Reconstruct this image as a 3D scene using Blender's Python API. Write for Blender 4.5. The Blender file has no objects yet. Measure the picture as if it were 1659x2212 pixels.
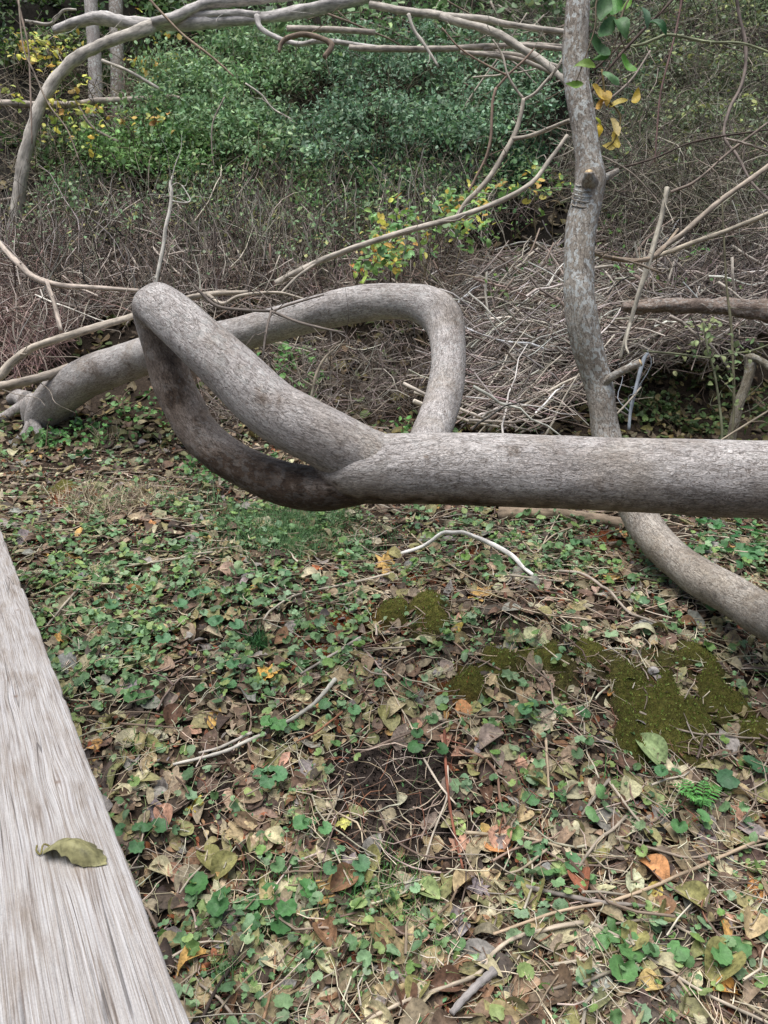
import bpy, math, random
import numpy as np
random.seed(7); RNG = np.random.default_rng(7)
R = math.radians
C = bpy.context.scene.collection

# ------------------------------------------------------------------ camera
CAM = np.array([0.0, 0.0, 1.55]); PITCH = R(10); F = 1671.0
RIGHT = np.array([1.0, 0, 0]); FWD = np.array([0, math.cos(PITCH), -math.sin(PITCH)]); UP = np.array([0, math.sin(PITCH), math.cos(PITCH)])
cd = bpy.data.cameras.new("camera"); cam = bpy.data.objects.new("camera", cd); C.objects.link(cam)
cam.location = CAM; cam.rotation_euler = (R(90) - PITCH, 0, 0)
cd.sensor_fit = 'VERTICAL'; cd.sensor_height = 24; cd.lens = 24 * F / 2212; cd.clip_start = 0.05; cd.clip_end = 300
cd.dof.use_dof = True; cd.dof.focus_distance = 2.6; cd.dof.aperture_fstop = 16.0
bpy.context.scene.camera = cam
# ------------------------------------------------------------------ light
w = bpy.data.worlds.new("World"); bpy.context.scene.world = w; w.use_nodes = True
nt = w.node_tree; sky = nt.nodes.new('ShaderNodeTexSky'); sky.sky_type = 'NISHITA'; sky.sun_disc = False
SUN_EL, SUN_AZ = R(76), R(-150)
sky.sun_elevation = SUN_EL; sky.sun_rotation = SUN_AZ; sky.air_density = 1.0; sky.dust_density = 3.0; sky.ozone_density = 0.6
bg = nt.nodes['Background']; bg.inputs['Strength'].default_value = 0.065
nt.links.new(sky.outputs[0], bg.inputs['Color'])
sl = bpy.data.lights.new("sun", 'SUN'); sl.energy = 2.6; sl.angle = R(52); sl.color = (1.0, 0.99, 0.975)
so = bpy.data.objects.new("sun", sl); C.objects.link(so)
so.rotation_euler = (R(90) - SUN_EL, 0, math.pi - SUN_AZ)
vs = bpy.context.scene.view_settings; vs.view_transform = 'Standard'; vs.look = 'None'; vs.gamma = 1; vs.exposure = 0.85

# ------------------------------------------------------------------ helpers
def lin(c):
    c = np.asarray(c, float) / 255.0
    return np.where(c <= 0.04045, c / 12.92, ((c + 0.055) / 1.055) ** 2.4)
def P(px, py, d):
    return CAM + d * (((px - 829.5) / F) * RIGHT + ((1106 - py) / F) * UP + FWD)
def _hash(ix, iy, iz):
    h = (ix * 374761393 + iy * 668265263 + iz * 2147483647 + 1013904223) & 0xFFFFFFFF
    h = ((h ^ (h >> 13)) * 1274126177) & 0xFFFFFFFF
    return ((h ^ (h >> 16)) & 0xFFFF) / 65535.0
def vnoise(x, y, z=0.0):
    x, y, z = np.broadcast_arrays(np.asarray(x, float), np.asarray(y, float), np.asarray(z, float))
    ix, iy, iz = [np.floor(a).astype(np.int64) for a in (x, y, z)]
    fx, fy, fz = x - ix, y - iy, z - iz
    fx, fy, fz = [a * a * (3 - 2 * a) for a in (fx, fy, fz)]
    r = 0
    for dx in (0, 1):
        for dy in (0, 1):
            for dz in (0, 1):
                r = r + _hash(ix + dx, iy + dy, iz + dz) * (fx if dx else 1 - fx) * (fy if dy else 1 - fy) * (fz if dz else 1 - fz)
    return r
PY = np.array([-30, -3, 0.9, 1.63, 2.3, 3.0, 3.6, 4.2, 5.2, 6.0, 7.5, 10, 12, 16, 25, 60, 120.])
PZ = np.array([-.3, -.1, -.12, 0, .32, .63, .80, .92, 1.10, 1.5, 2.5, 4.7, 7.0, 11, 15, 18, 20.])
def G(x, y):
    x = np.asarray(x, float); y = np.asarray(y, float)
    z = 0
    for k in (-.3, -.15, 0, .15, .3): z = z + np.interp(y + k, PY, PZ) / 5
    z = z + 0.115 * np.exp(-(((x - .55) / .6) ** 2 + ((y - 2.75) / .45) ** 2))
    z = z - 0.05 * np.exp(-(((x - .06) / .13) ** 2 + ((y - 2.05) / .12) ** 2))
    z = z - 0.22 * np.exp(-(((x - 2.2) / 1.3) ** 2 + ((y - 6.0) / .9) ** 2))
    z = z + 0.10 * (vnoise(x * 1.1 + 5, y * 1.1 + 3) - .5) + 0.045 * (vnoise(x * 4 + 9, y * 4) - .5) + 0.02 * (vnoise(x * 11, y * 11 + 4) - .5)
    return z
def hit(px, py):
    """depth at which the view ray through a photo pixel meets the ground (vectorised)"""
    px = np.atleast_1d(np.asarray(px, float)); py = np.atleast_1d(np.asarray(py, float))
    dirs = ((px - 829.5) / F)[:, None] * RIGHT + ((1106 - py) / F)[:, None] * UP + FWD
    n = len(px); d = np.full(n, 1.0); lo = d.copy(); out = np.full(n, 60.0); act = np.arange(n)
    while len(act) and d[act].min() < 60:
        p = CAM + d[act, None] * dirs[act]; below = p[:, 2] < G(p[:, 0], p[:, 1])
        out[act[below]] = d[act[below]]; act = act[~below]; act = act[d[act] < 60]
        lo[act] = d[act]; d[act] = d[act] * 1.02 + .008
    hi = out.copy()
    for _ in range(7):
        m = (lo + hi) / 2; p = CAM + m[:, None] * dirs; b = p[:, 2] < G(p[:, 0], p[:, 1]); hi = np.where(b, m, hi); lo = np.where(b, lo, m)
    out = np.where(out < 60, hi, out)
    return out, dirs
def OG(px, py, h=0.0):
    o, dr = hit(px, py); p = CAM + o[0] * dr[0]; p[2] += h; return p

class MB:
    def __init__(s): s.v = []; s.f4 = []; s.f3 = []; s.c = []; s.t = []; s.n = 0
    def add(s, v, f, col, tc=None):
        v = np.asarray(v, float); n = len(v)
        col = np.asarray(col, float)
        if col.ndim == 1: col = np.tile(col[:3], (n, 1))
        s.v.append(v); s.c.append(col[:, :3]); s.t.append(v if tc is None else np.asarray(tc, float))
        f = np.asarray(f)
        if len(f): (s.f4 if f.shape[1] == 4 else s.f3).append(f + s.n)
        s.n += n; return s.n - n
    def faces(s, f, base):
        f = np.asarray(f)
        if len(f): (s.f4 if f.shape[1] == 4 else s.f3).append(f + base)
    def build(s, name, mat, parent=None, loc=None, smooth=True):
        v = np.concatenate(s.v)
        if loc is not None: v = v - np.asarray(loc)
        q = np.concatenate(s.f4) if s.f4 else np.zeros((0, 4), int)
        t = np.concatenate(s.f3) if s.f3 else np.zeros((0, 3), int)
        me = bpy.data.meshes.new(name); me.vertices.add(len(v)); me.vertices.foreach_set('co', v.ravel().astype(np.float32))
        nl = len(q) * 4 + len(t) * 3; me.loops.add(nl); me.polygons.add(len(q) + len(t))
        me.loops.foreach_set('vertex_index', np.concatenate([q.ravel(), t.ravel()]).astype(np.int32))
        st = np.concatenate([np.arange(len(q)) * 4, len(q) * 4 + np.arange(len(t)) * 3]).astype(np.int32)
        me.polygons.foreach_set('loop_start', st)
        me.polygons.foreach_set('use_smooth', np.full(len(st), smooth))
        me.update(calc_edges=True)
        a = me.attributes.new('col', 'FLOAT_COLOR', 'POINT')
        c = np.ones((len(v), 4), np.float32); c[:, :3] = np.concatenate(s.c); a.data.foreach_set('color', c.ravel())
        a = me.attributes.new('tc', 'FLOAT_VECTOR', 'POINT'); a.data.foreach_set('vector', np.concatenate(s.t).astype(np.float32).ravel())
        me.materials.append(mat)
        o = bpy.data.objects.new(name, me); C.objects.link(o)
        if loc is not None: o.location = loc
        if parent is not None:
            o.parent = parent
            if loc is not None: o.location = np.asarray(loc) - np.array(parent.location)
        return o
def tag(o, label=None, cat=None, group=None, kind=None):
    if label: o['label'] = label
    if cat: o['category'] = cat
    if group: o['group'] = group
    if kind: o['kind'] = kind
    return o
def empty(name, loc, label, cat, group=None):
    o = bpy.data.objects.new(name, None); C.objects.link(o); o.location = loc; o.empty_display_size = .05
    return tag(o, label, cat, group)

def smooth_path(pts, n):
    """Catmull-Rom through rows of pts (any columns), n samples per span"""
    p = np.asarray(pts, float); p = np.vstack([2 * p[0] - p[1], p, 2 * p[-1] - p[-2]])
    out = []
    for i in range(1, len(p) - 2):
        for t in np.linspace(0, 1, n, endpoint=False):
            a, b, c, d = p[i - 1:i + 3]
            out.append(.5 * ((2 * b) + (c - a) * t + (2 * a - 5 * b + 4 * c - d) * t * t + (3 * b - a - 3 * c + d) * t ** 3))
    out.append(p[-2]); return np.array(out)
def tube(mb, pts, rad, seg=6, col=(.2, .17, .14), lump=0.0, lf=9.0, cap=True, stain=None):
    pts = np.asarray(pts, float); n = len(pts); rad = np.broadcast_to(np.asarray(rad, float), (n,))
    T = np.gradient(pts, axis=0); T /= np.linalg.norm(T, axis=1)[:, None] + 1e-9
    a = np.array([0, 0, 1.]) if abs(T[0][2]) < .9 else np.array([1., 0, 0])
    U = np.zeros_like(T); u = a - T[0] * (a @ T[0]); U[0] = u / np.linalg.norm(u)
    for i in range(1, n):
        u = U[i - 1] - T[i] * (U[i - 1] @ T[i]); U[i] = u / (np.linalg.norm(u) + 1e-9)
    V = np.cross(T, U)
    th = np.linspace(0, 2 * math.pi, seg, endpoint=False)
    s = np.concatenate([[0], np.cumsum(np.linalg.norm(np.diff(pts, axis=0), axis=1))])
    rr = np.tile(rad[:, None], (1, seg))
    off = random.random() * 50
    cs, sn = np.cos(th), np.sin(th)
    if lump:
        q = vnoise(cs[None] * 1.3 + off, sn[None] * 1.3 + 7, s[:, None] * lf) - .5
        q2 = vnoise(cs[None] * 3.2 + off, sn[None] * 3.2, s[:, None] * lf * 3) - .5
        q3 = vnoise(cs[None] * 1.1 + off, sn[None] * 1.1 + 3, s[:, None] * lf * .35) - .5; q4 = vnoise(cs[None] * 8 + off, sn[None] * 8, s[:, None] * lf * 8) - .5
        rr = rr * (1 + lump * (q * 2 + q2 * .9 + q3 * 2 + q4 * .35))
    v = pts[:, None] + rr[..., None] * (cs[None, :, None] * U[:, None] + sn[None, :, None] * V[:, None])
    tc = np.stack([rad[:, None] * cs + off, rad[:, None] * sn + off * .7, np.broadcast_to(s[:, None], (n, seg)) + off * .3], -1)
    i = np.arange(n - 1)[:, None] * seg; j = np.arange(seg)[None]; k = (j + 1) % seg
    f = np.stack([i + j, i + k, i + seg + k, i + seg + j], -1).reshape(-1, 4)
    vv = v.reshape(-1, 3)
    cc = np.tile(np.asarray(col, float)[:3], (len(vv), 1)) if np.asarray(col).ndim == 1 else np.repeat(np.asarray(col, float), seg, 0)
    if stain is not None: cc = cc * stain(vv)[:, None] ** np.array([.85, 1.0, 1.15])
    b = mb.add(vv, f, cc, tc.reshape(-1, 3))
    if cap and n > 1:
        for e, base in ((0, 0), (n - 1, (n - 1) * seg)):
            cb = mb.add([pts[e]], np.zeros((0, 3), int), np.asarray(cc[base]) * 1.15, [tc.reshape(-1, 3)[base]])
            g = np.stack([np.full(seg, cb), b + base + (j[0] if e else k[0]), b + base + (k[0] if e else j[0])], -1)
            mb.f3.append(g)
    return v
def ptube(mb, rows, n=6, seg=8, col=(.2, .17, .14), **k):
    """rows: px, py, depth, radius in photo pixels"""
    r = smooth_path(rows, n)
    pts = np.array([P(a, b, c) for a, b, c, _ in r]); rad = r[:, 3] * r[:, 2] / F
    tube(mb, pts, np.maximum(rad, .0008), seg, col, **k); return pts, rad

def tubes(mb, pts, rad, cols, seg=4):
    """many thin tubes at once: pts (n,m,3), rad (n,m), cols (n,3)"""
    n, m, _ = pts.shape; T = np.gradient(pts, axis=1); T /= np.linalg.norm(T, axis=2)[..., None] + 1e-9
    ref = RNG.normal(0, 1, (n, 1, 3)); U = np.cross(T, ref); U /= np.linalg.norm(U, axis=2)[..., None] + 1e-9; V = np.cross(T, U)
    th = np.linspace(0, 2 * math.pi, seg, endpoint=False); cs, sn = np.cos(th), np.sin(th)
    W = pts[:, :, None] + rad[:, :, None, None] * (cs[None, None, :, None] * U[:, :, None] + sn[None, None, :, None] * V[:, :, None])
    off = RNG.random((n, 1, 1)) * 50; s = np.linalg.norm(pts - pts[:, :1], axis=2)[..., None]
    tc = np.stack([np.broadcast_to(rad[..., None] * cs + off, (n, m, seg)), np.broadcast_to(rad[..., None] * sn + off * .7, (n, m, seg)), np.broadcast_to(s + off * .3, (n, m, seg))], -1)
    i = np.arange(m - 1)[:, None] * seg; j = np.arange(seg)[None]; k = (j + 1) % seg
    f = np.stack([i + j, i + k, i + seg + k, i + seg + j], -1).reshape(-1, 4)
    ff = (f[None] + (np.arange(n) * m * seg)[:, None, None]).reshape(-1, 4)
    mb.add(W.reshape(-1, 3), ff, np.repeat(cols, m * seg, 0), tc.reshape(-1, 3))

# ------------------------------------------------------------------ materials
def newmat(name):
    m = bpy.data.materials.new(name); m.use_nodes = True; t = m.node_tree
    return m, t, t.nodes['Principled BSDF']
def N(t, typ, **k):
    n = t.nodes.new(typ)
    for a, b in k.items():
        if a in ('inp',):
            for i, v in b.items(): n.inputs[i].default_value = v
        else: setattr(n, a, b)
    return n
def attr(t, name):
    return N(t, 'ShaderNodeAttribute', attribute_name=name)
def noise(t, vec, scale, detail=4, rough=.55, sc=(1, 1, 1), dist=0.0):
    mp = N(t, 'ShaderNodeMapping'); mp.inputs['Scale'].default_value = sc; t.links.new(vec, mp.inputs[0])
    n = N(t, 'ShaderNodeTexNoise'); n.inputs['Scale'].default_value = scale; n.inputs['Detail'].default_value = detail
    n.inputs['Roughness'].default_value = rough; n.inputs['Distortion'].default_value = dist
    t.links.new(mp.outputs[0], n.inputs['Vector']); return n.outputs['Fac']
def ramp(t, fac, stops):
    r = N(t, 'ShaderNodeValToRGB'); e = r.color_ramp.elements
    while len(e) < len(stops): e.new(.5)
    for el, (p, c) in zip(e, stops):
        el.position = p; el.color = (*(c if hasattr(c, '__len__') else (c, c, c)), 1)
    t.links.new(fac, r.inputs[0]); return r.outputs[0]
def mix(t, a, b, fac=1.0, mode='MULTIPLY'):
    m = N(t, 'ShaderNodeMix', data_type='RGBA', blend_type=mode)
    for s, v in ((m.inputs[0], fac), (m.inputs[6], a), (m.inputs[7], b)):
        if hasattr(v, 'is_linked') or hasattr(v, 'links'): t.links.new(v, s)
        elif hasattr(v, '__len__'): s.default_value = (*v, 1)
        else: s.default_value = v
    return m.outputs[2]
def math_(t, op, a, b=0.0):
    m = N(t, 'ShaderNodeMath', operation=op)
    for s, v in ((m.inputs[0], a), (m.inputs[1], b)):
        if hasattr(v, 'links'): t.links.new(v, s)
        else: s.default_value = v
    return m.outputs[0]
def bump(t, h, dist, strength=1.0, normal=None):
    b = N(t, 'ShaderNodeBump'); b.inputs['Strength'].default_value = strength; b.inputs['Distance'].default_value = dist
    t.links.new(h, b.inputs['Height'])
    if normal is not None: t.links.new(normal, b.inputs['Normal'])
    return b.outputs[0]

def bark_mat(name, fleck=0.0, fine=1.0, cross=.5, spots=.5):
    m, t, b = newmat(name); tc = attr(t, 'tc').outputs['Vector']; col = attr(t, 'col').outputs['Color']
    big = noise(t, tc, 7, 4, .6, (1, 1, .6))
    crk = noise(t, tc, 85 * fine, 5, .7, (1, 1, .34), dist=1.0)
    rid = noise(t, tc, 190 * fine, 4, .75, (1, 1, .4), dist=1.5)
    rdg = math_(t, 'ABSOLUTE', math_(t, 'SUBTRACT', noise(t, tc, 62 * fine, 4, .6, (1, 1, .30), dist=1.2), .5))
    msk = noise(t, tc, 4.5, 3, .6)
    cr = noise(t, tc, 60, 3, .6, (.25, .25, 1.6), dist=.4)
    sp = noise(t, tc, 22, 4, .65, (1, 1, .8))
    c = mix(t, col, ramp(t, big, [(.25, (.66, .62, .60)), (.5, (.96, .94, .93)), (.75, (1.18, 1.17, 1.15))]))
    c = mix(t, c, ramp(t, crk, [(.32, (.55, .52, .50)), (.44, (.90, .89, .88)), (.56, (1.0, 1.0, 1.0)), (.64, (1.2, 1.2, 1.19)), (.72, (1.5, 1.49, 1.46))]))
    c = mix(t, c, ramp(t, rid, [(.36, .6), (.5, 1.0), (.64, 1.4)]))
    c = mix(t, c, mix(t, (1, 1, 1), ramp(t, rdg, [(.0, (.36, .32, .29)), (.012, (.68, .65, .62)), (.030, (1, 1, 1)), (.05, (1.12, 1.115, 1.11)), (.09, (1, 1, 1))]), ramp(t, msk, [(.32, .25), (.62, 1.0)]), 'MIX'))
    c = mix(t, c, ramp(t, msk, [(.3, (.82, .78, .72)), (.5, (1, 1, 1)), (.72, (1.1, 1.11, 1.12))]))
    c = mix(t, c, ramp(t, cr, [(.28, 1 - .55 * cross), (.42, 1.0), (1, 1.0)]))
    c = mix(t, c, ramp(t, sp, [(.24, 1 - spots), (.36, 1.0), (1, 1.0)]))
    if fleck:
        fl = noise(t, tc, 55, 3, .6, (1, 1, .7), dist=.3); fm = noise(t, tc, 5, 2)
        pz = N(t, 'ShaderNodeSeparateXYZ'); t.links.new(N(t, 'ShaderNodeNewGeometry').outputs['Position'], pz.inputs[0])
        hz = N(t, 'ShaderNodeMapRange'); hz.inputs[1].default_value = 1.1; hz.inputs[2].default_value = 1.6; hz.inputs[3].default_value = .12; t.links.new(pz.outputs[2], hz.inputs[0])
        k = math_(t, 'MULTIPLY', ramp(t, fl, [(.515, 0.0), (.57, 1.0)]), ramp(t, fm, [(.36, 0.0), (.55, fleck)]))
        k = math_(t, 'MULTIPLY', k, hz.outputs[0]); c = mix(t, c, (.56, .57, .54), k, 'MIX')
    t.links.new(c, b.inputs['Base Color']); b.inputs['Roughness'].default_value = .82; b.inputs['Specular IOR Level'].default_value = .3
    h = math_(t, 'ADD', math_(t, 'MULTIPLY', crk, 1.0), math_(t, 'MULTIPLY', rid, .35))
    h = math_(t, 'ADD', h, math_(t, 'MULTIPLY', cr, .35 * cross)); h = math_(t, 'ADD', h, math_(t, 'MULTIPLY', math_(t, 'MINIMUM', rdg, .04), 8.0))
    n1 = bump(t, h, .007, .8); n2 = bump(t, big, .02, .4, n1)
    t.links.new(n2, b.inputs['Normal']); return m
M_LOG = bark_mat('smooth_grey_bark', 0.25, 1.0, .45, .45)
M_TREE = bark_mat('lichen_flecked_bark', 1.0, .9, .55, .35)
M_DARKLOG = bark_mat('rotten_bark', .3, .5, .4, .7)

def stick_mat():
    m, t, b = newmat('dead_twig_bark'); tc = attr(t, 'tc').outputs['Vector']; col = attr(t, 'col').outputs['Color']
    a = noise(t, tc, 60, 4, .65, (1, 1, .25)); g = noise(t, tc, 9, 3)
    c = mix(t, col, ramp(t, a, [(.3, .5), (.5, 1.0), (.7, 1.35)])); c = mix(t, c, ramp(t, g, [(.3, .65), (.6, 1.15)]))
    t.links.new(c, b.inputs['Base Color']); b.inputs['Roughness'].default_value = .8; b.inputs['Specular IOR Level'].default_value = .3
    t.links.new(bump(t, a, .003, .7), b.inputs['Normal']); return m
M_STICK = stick_mat()

def leaf_mat(name, trans=.25, rough=.55, vein=.35, mottled=.35):
    m, t, b = newmat(name); tc = attr(t, 'tc').outputs['Vector']; col = attr(t, 'col').outputs['Color']
    geo = N(t, 'ShaderNodeNewGeometry'); a = noise(t, geo.outputs['Position'], 90, 4, .65); g = noise(t, geo.outputs['Position'], 28, 2)
    c = mix(t, col, ramp(t, a, [(.3, 1 - mottled * 1.2), (.5, 1.0), (.72, 1 + mottled)]))
    c = mix(t, c, ramp(t, g, [(.3, 1 - mottled * .6), (.65, 1 + mottled * .4)]))
    # veins: midrib at x=0, side veins slanting off it (leaf-local coordinates, -1..1)
    sx = N(t, 'ShaderNodeSeparateXYZ'); t.links.new(tc, sx.inputs[0])
    ax = math_(t, 'ABSOLUTE', sx.outputs[0]); mid = ramp(t, ax, [(.0, 1.0), (.05, 0.0)])
    sv = math_(t, 'ABSOLUTE', math_(t, 'SINE', math_(t, 'MULTIPLY', math_(t, 'SUBTRACT', sx.outputs[1], math_(t, 'MULTIPLY', ax, .6)), 13.0)))
    side = ramp(t, sv, [(.0, .55), (.16, 0.0)])
    vn = math_(t, 'MAXIMUM', mid, side)
    c = mix(t, c, mix(t, c, (1.45, 1.4, 1.25)), math_(t, 'MULTIPLY', vn, vein), 'MIX')
    t.links.new(c, b.inputs['Base Color']); b.inputs['Roughness'].default_value = rough; b.inputs['Specular IOR Level'].default_value = .35
    nn = bump(t, math_(t, 'ADD', math_(t, 'MULTIPLY', vn, -.6), a), .0015, .6); t.links.new(nn, b.inputs['Normal'])
    tr = N(t, 'ShaderNodeBsdfTranslucent'); t.links.new(c, tr.inputs[0]); ms = N(t, 'ShaderNodeMixShader'); ms.inputs[0].default_value = trans
    t.links.new(b.outputs[0], ms.inputs[1]); t.links.new(tr.outputs[0], ms.inputs[2])
    t.links.new(ms.outputs[0], t.nodes['Material Output'].inputs[0]); return m
M_DRY = leaf_mat('dry_leaf', .12, .62, .45, .45)
M_GREEN = leaf_mat('green_leaf', .3, .5, .35, .25)

def ground_mat():
    m, t, b = newmat('forest_floor'); geo = N(t, 'ShaderNodeNewGeometry'); pos = geo.outputs['Position']
    col = attr(t, 'col').outputs['Color']
    a = noise(t, pos, 45, 8, .7); g = noise(t, pos, 160, 5, .7); l = noise(t, pos, 3, 3)
    c = mix(t, col, ramp(t, a, [(.3, .45), (.5, .95), (.7, 1.6)])); c = mix(t, c, ramp(t, g, [(.3, .55), (.5, 1.0), (.75, 1.5)]))
    c = mix(t, c, ramp(t, l, [(.3, .75), (.7, 1.2)]))
    t.links.new(c, b.inputs['Base Color']); b.inputs['Roughness'].default_value = .95; b.inputs['Specular IOR Level'].default_value = .15
    t.links.new(bump(t, math_(t, 'ADD', a, math_(t, 'MULTIPLY', g, .4)), .02, 1.0), b.inputs['Normal']); return m
M_GROUND = ground_mat()

def board_mat():
    m, t, b = newmat('weathered_board'); tc = attr(t, 'tc').outputs['Vector']   # x across, y along, in metres
    # grain flows round the knots: shift x by a slow noise
    slow = noise(t, tc, 4.0, 1, .5, (1, .6, 1)); sx = N(t, 'ShaderNodeSeparateXYZ'); t.links.new(tc, sx.inputs[0])
    KN = [(-.052, .30), (-.048, .50), (-.075, .86), (-.03, 1.45), (-.12, 1.2), (-.07, 2.0)]
    shift = math_(t, 'MULTIPLY', math_(t, 'SUBTRACT', slow, .5), .006)
    knot = None
    for kx, ky in KN:
        dx = math_(t, 'SUBTRACT', sx.outputs[0], kx); dy = math_(t, 'SUBTRACT', sx.outputs[1], ky)
        q = math_(t, 'ADD', math_(t, 'POWER', math_(t, 'MULTIPLY', math_(t, 'ABSOLUTE', dx), 60.0), 2.0), math_(t, 'POWER', math_(t, 'MULTIPLY', math_(t, 'ABSOLUTE', dy), 16.0), 2.0))
        g = math_(t, 'EXPONENT', math_(t, 'MULTIPLY', q, -1.0))
        shift = math_(t, 'ADD', shift, math_(t, 'MULTIPLY', math_(t, 'MULTIPLY', g, dx), -.55))
        q2 = math_(t, 'ADD', math_(t, 'POWER', math_(t, 'MULTIPLY', math_(t, 'ABSOLUTE', dx), 260.0), 2.0), math_(t, 'POWER', math_(t, 'MULTIPLY', math_(t, 'ABSOLUTE', dy), 170.0), 2.0))
        g2 = math_(t, 'EXPONENT', math_(t, 'MULTIPLY', q2, -1.0)); knot = g2 if knot is None else math_(t, 'MAXIMUM', knot, g2)
    cx = N(t, 'ShaderNodeCombineXYZ'); t.links.new(math_(t, 'ADD', sx.outputs[0], shift), cx.inputs[0]); t.links.new(sx.outputs[1], cx.inputs[1]); t.links.new(sx.outputs[2], cx.inputs[2])
    v = cx.outputs[0]
    g1 = noise(t, v, 260, 4, .7, (1, .008, 1)); g2 = noise(t, v, 800, 3, .7, (1, .008, 1)); g3 = noise(t, v, 55, 4, .65, (1, .07, 1)); bl = noise(t, tc, 22, 5, .65, (1, .22, 1))
    fib = noise(t, v, 1100, 2, .6, (1, .02, 1))
    c = ramp(t, g3, [(.28, lin((162, 155, 149))), (.42, lin((175, 172, 170))), (.56, lin((180, 177, 174))), (.70, lin((178, 175, 174))), (.84, lin((162, 154, 146)))])
    c = mix(t, c, ramp(t, g1, [(.30, (.62, .57, .52)), (.42, (.90, .88, .86)), (.54, (1, 1, 1)), (.72, (1.08, 1.08, 1.08))]))
    c = mix(t, c, ramp(t, g2, [(.34, (.52, .47, .44)), (.47, (1, 1, 1)), (.66, (1.1, 1.1, 1.11))]))
    c = mix(t, c, ramp(t, fib, [(.3, .82), (.5, 1.0), (.7, 1.06)]))
    c = mix(t, c, ramp(t, bl, [(.32, (.72, .66, .60)), (.5, (1, 1, 1)), (.8, (1.05, 1.05, 1.06))]))
    for sc_l, wd_l, dk in ((110, .016, .58), (260, .032, .66), (520, .06, .74)):
        rg = math_(t, 'ABSOLUTE', math_(t, 'SUBTRACT', noise(t, v, sc_l, 1, .4, (1, .007, 1)), .5))
        c = mix(t, c, ramp(t, rg, [(0.0, (dk, dk * .93, dk * .86)), (wd_l * .5, (.9, .88, .86)), (wd_l, (1, 1, 1))]))
    spk = noise(t, tc, 700, 3, .7, (1, .5, 1)); c = mix(t, c, ramp(t, spk, [(.3, .8), (.5, 1.0), (.7, 1.1)]))
    # long drying cracks
    ck = noise(t, v, 48, 1, .5, (1, .012, 1)); ckm = noise(t, v, 5.0, 2, .5, (4, .8, 1))
    ckf = math_(t, 'MULTIPLY', ramp(t, ck, [(.496, 0.0), (.502, 1.0), (.508, 0.0)]), ramp(t, ckm, [(.50, 0.0), (.58, 1.0)]))
    c = mix(t, c, (.035, .03, .028), math_(t, 'MULTIPLY', ckf, .8), 'MIX')
    c = mix(t, c, lin((110, 90, 75)), math_(t, 'MULTIPLY', knot, .75), 'MIX')
    t.links.new(c, b.inputs['Base Color']); b.inputs['Roughness'].default_value = .78; b.inputs['Specular IOR Level'].default_value = .3
    h = math_(t, 'ADD', math_(t, 'MULTIPLY', g1, 1.0), math_(t, 'MULTIPLY', g2, .5)); h = math_(t, 'SUBTRACT', h, math_(t, 'MULTIPLY', ckf, 1.2))
    t.links.new(bump(t, h, .002, .8), b.inputs['Normal']); return m
M_BOARD = board_mat()

# ------------------------------------------------------------------ ground
MOSS = [(1440, 1530, .17), (1540, 1500, .14), (1480, 1570, .1), (1590, 1540, .07), (1380, 1570, .10), (1180, 1430, .11), (1260, 1410, .07), (1010, 1490, .07), (920, 1310, .07), (930, 1360, .06), (850, 1330, .07), (140, 1060, .08), (1640, 1590, .08), (1360, 1620, .07), (1080, 1450, .09)]
RUST = [(1000, 1200, .13), (760, 1340, .12), (970, 1500, .10), (700, 1400, .08), (1340, 1170, .12), (900, 1250, .10), (170, 1080, .2)]
SOIL = [(880, 1740, .19), (820, 1650, .15), (930, 1680, .11), (960, 1790, .09), (740, 1690, .09), (470, 1700, .05)]
def spots(L): return [(OG(a, b)[:2], r) for a, b, r in L]
MOSS_, RUST_, SOIL_ = spots(MOSS), spots(RUST), spots(SOIL)
def mask(L, x, y, k=1.0):
    m = np.zeros_like(x)
    wob = 1 + .8 * (vnoise(x * 16, y * 16, 3) - .5) + .9 * (vnoise(x * 7, y * 7, 13) - .5)
    for (c, r) in L: m = np.maximum(m, np.exp(-(((x - c[0]) ** 2 + (y - c[1]) ** 2) / (r * wob * k) ** 2) ** 1.5))
    return m
def grid(xs, ys, zoff=0.0):
    X, Y = np.meshgrid(xs, ys); Z = G(X, Y) + zoff; ny, nx = X.shape
    i = np.arange(ny - 1)[:, None] * nx; j = np.arange(nx - 1)[None]
    f = np.stack([i + j, i + j + 1, i + nx + j + 1, i + nx + j], -1).reshape(-1, 4)
    return np.stack([X, Y, Z], -1).reshape(-1, 3), f
ys = np.concatenate([np.linspace(-30, 0, 12)[:-1], np.linspace(0, 1.4, 30)[:-1], np.linspace(1.4, 5, 220)[:-1], np.linspace(5, 14, 130)[:-1], np.linspace(14, 120, 40)])
xs = np.concatenate([np.linspace(-90, -5, 30)[:-1], np.linspace(-5, -1.8, 70)[:-1], np.linspace(-1.8, 1.8, 230)[:-1], np.linspace(1.8, 5, 70)[:-1], np.linspace(5, 90, 30)])
v, f = grid(xs, ys); x, y = v[:, 0], v[:, 1]
gc = np.tile(lin((70, 59, 49)), (len(v), 1))
for L, cc in ((RUST_, (118, 66, 38)), (SOIL_, (66, 57, 52)), (MOSS_, (94, 92, 44))):
    k = np.clip(mask(L, x, y) * 1.3, 0, 1)[:, None]; gc = gc * (1 - k) + lin(cc) * k
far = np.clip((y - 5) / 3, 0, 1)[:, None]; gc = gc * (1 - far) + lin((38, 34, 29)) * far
def cushion(x, y): return .046 * np.clip(mask(MOSS_, x, y) * 1.3 - .2, 0, 1) * (.5 + vnoise(x * 14, y * 14, 5)) + .02 * np.clip(mask(RUST_, x, y) * 1.3 - .4, 0, 1) * vnoise(x * 14, y * 14, 9)
v[:, 2] += cushion(x, y)
mb = MB(); mb.add(v, f, gc); tag(mb.build('ground', M_GROUND), kind='structure')

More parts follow.
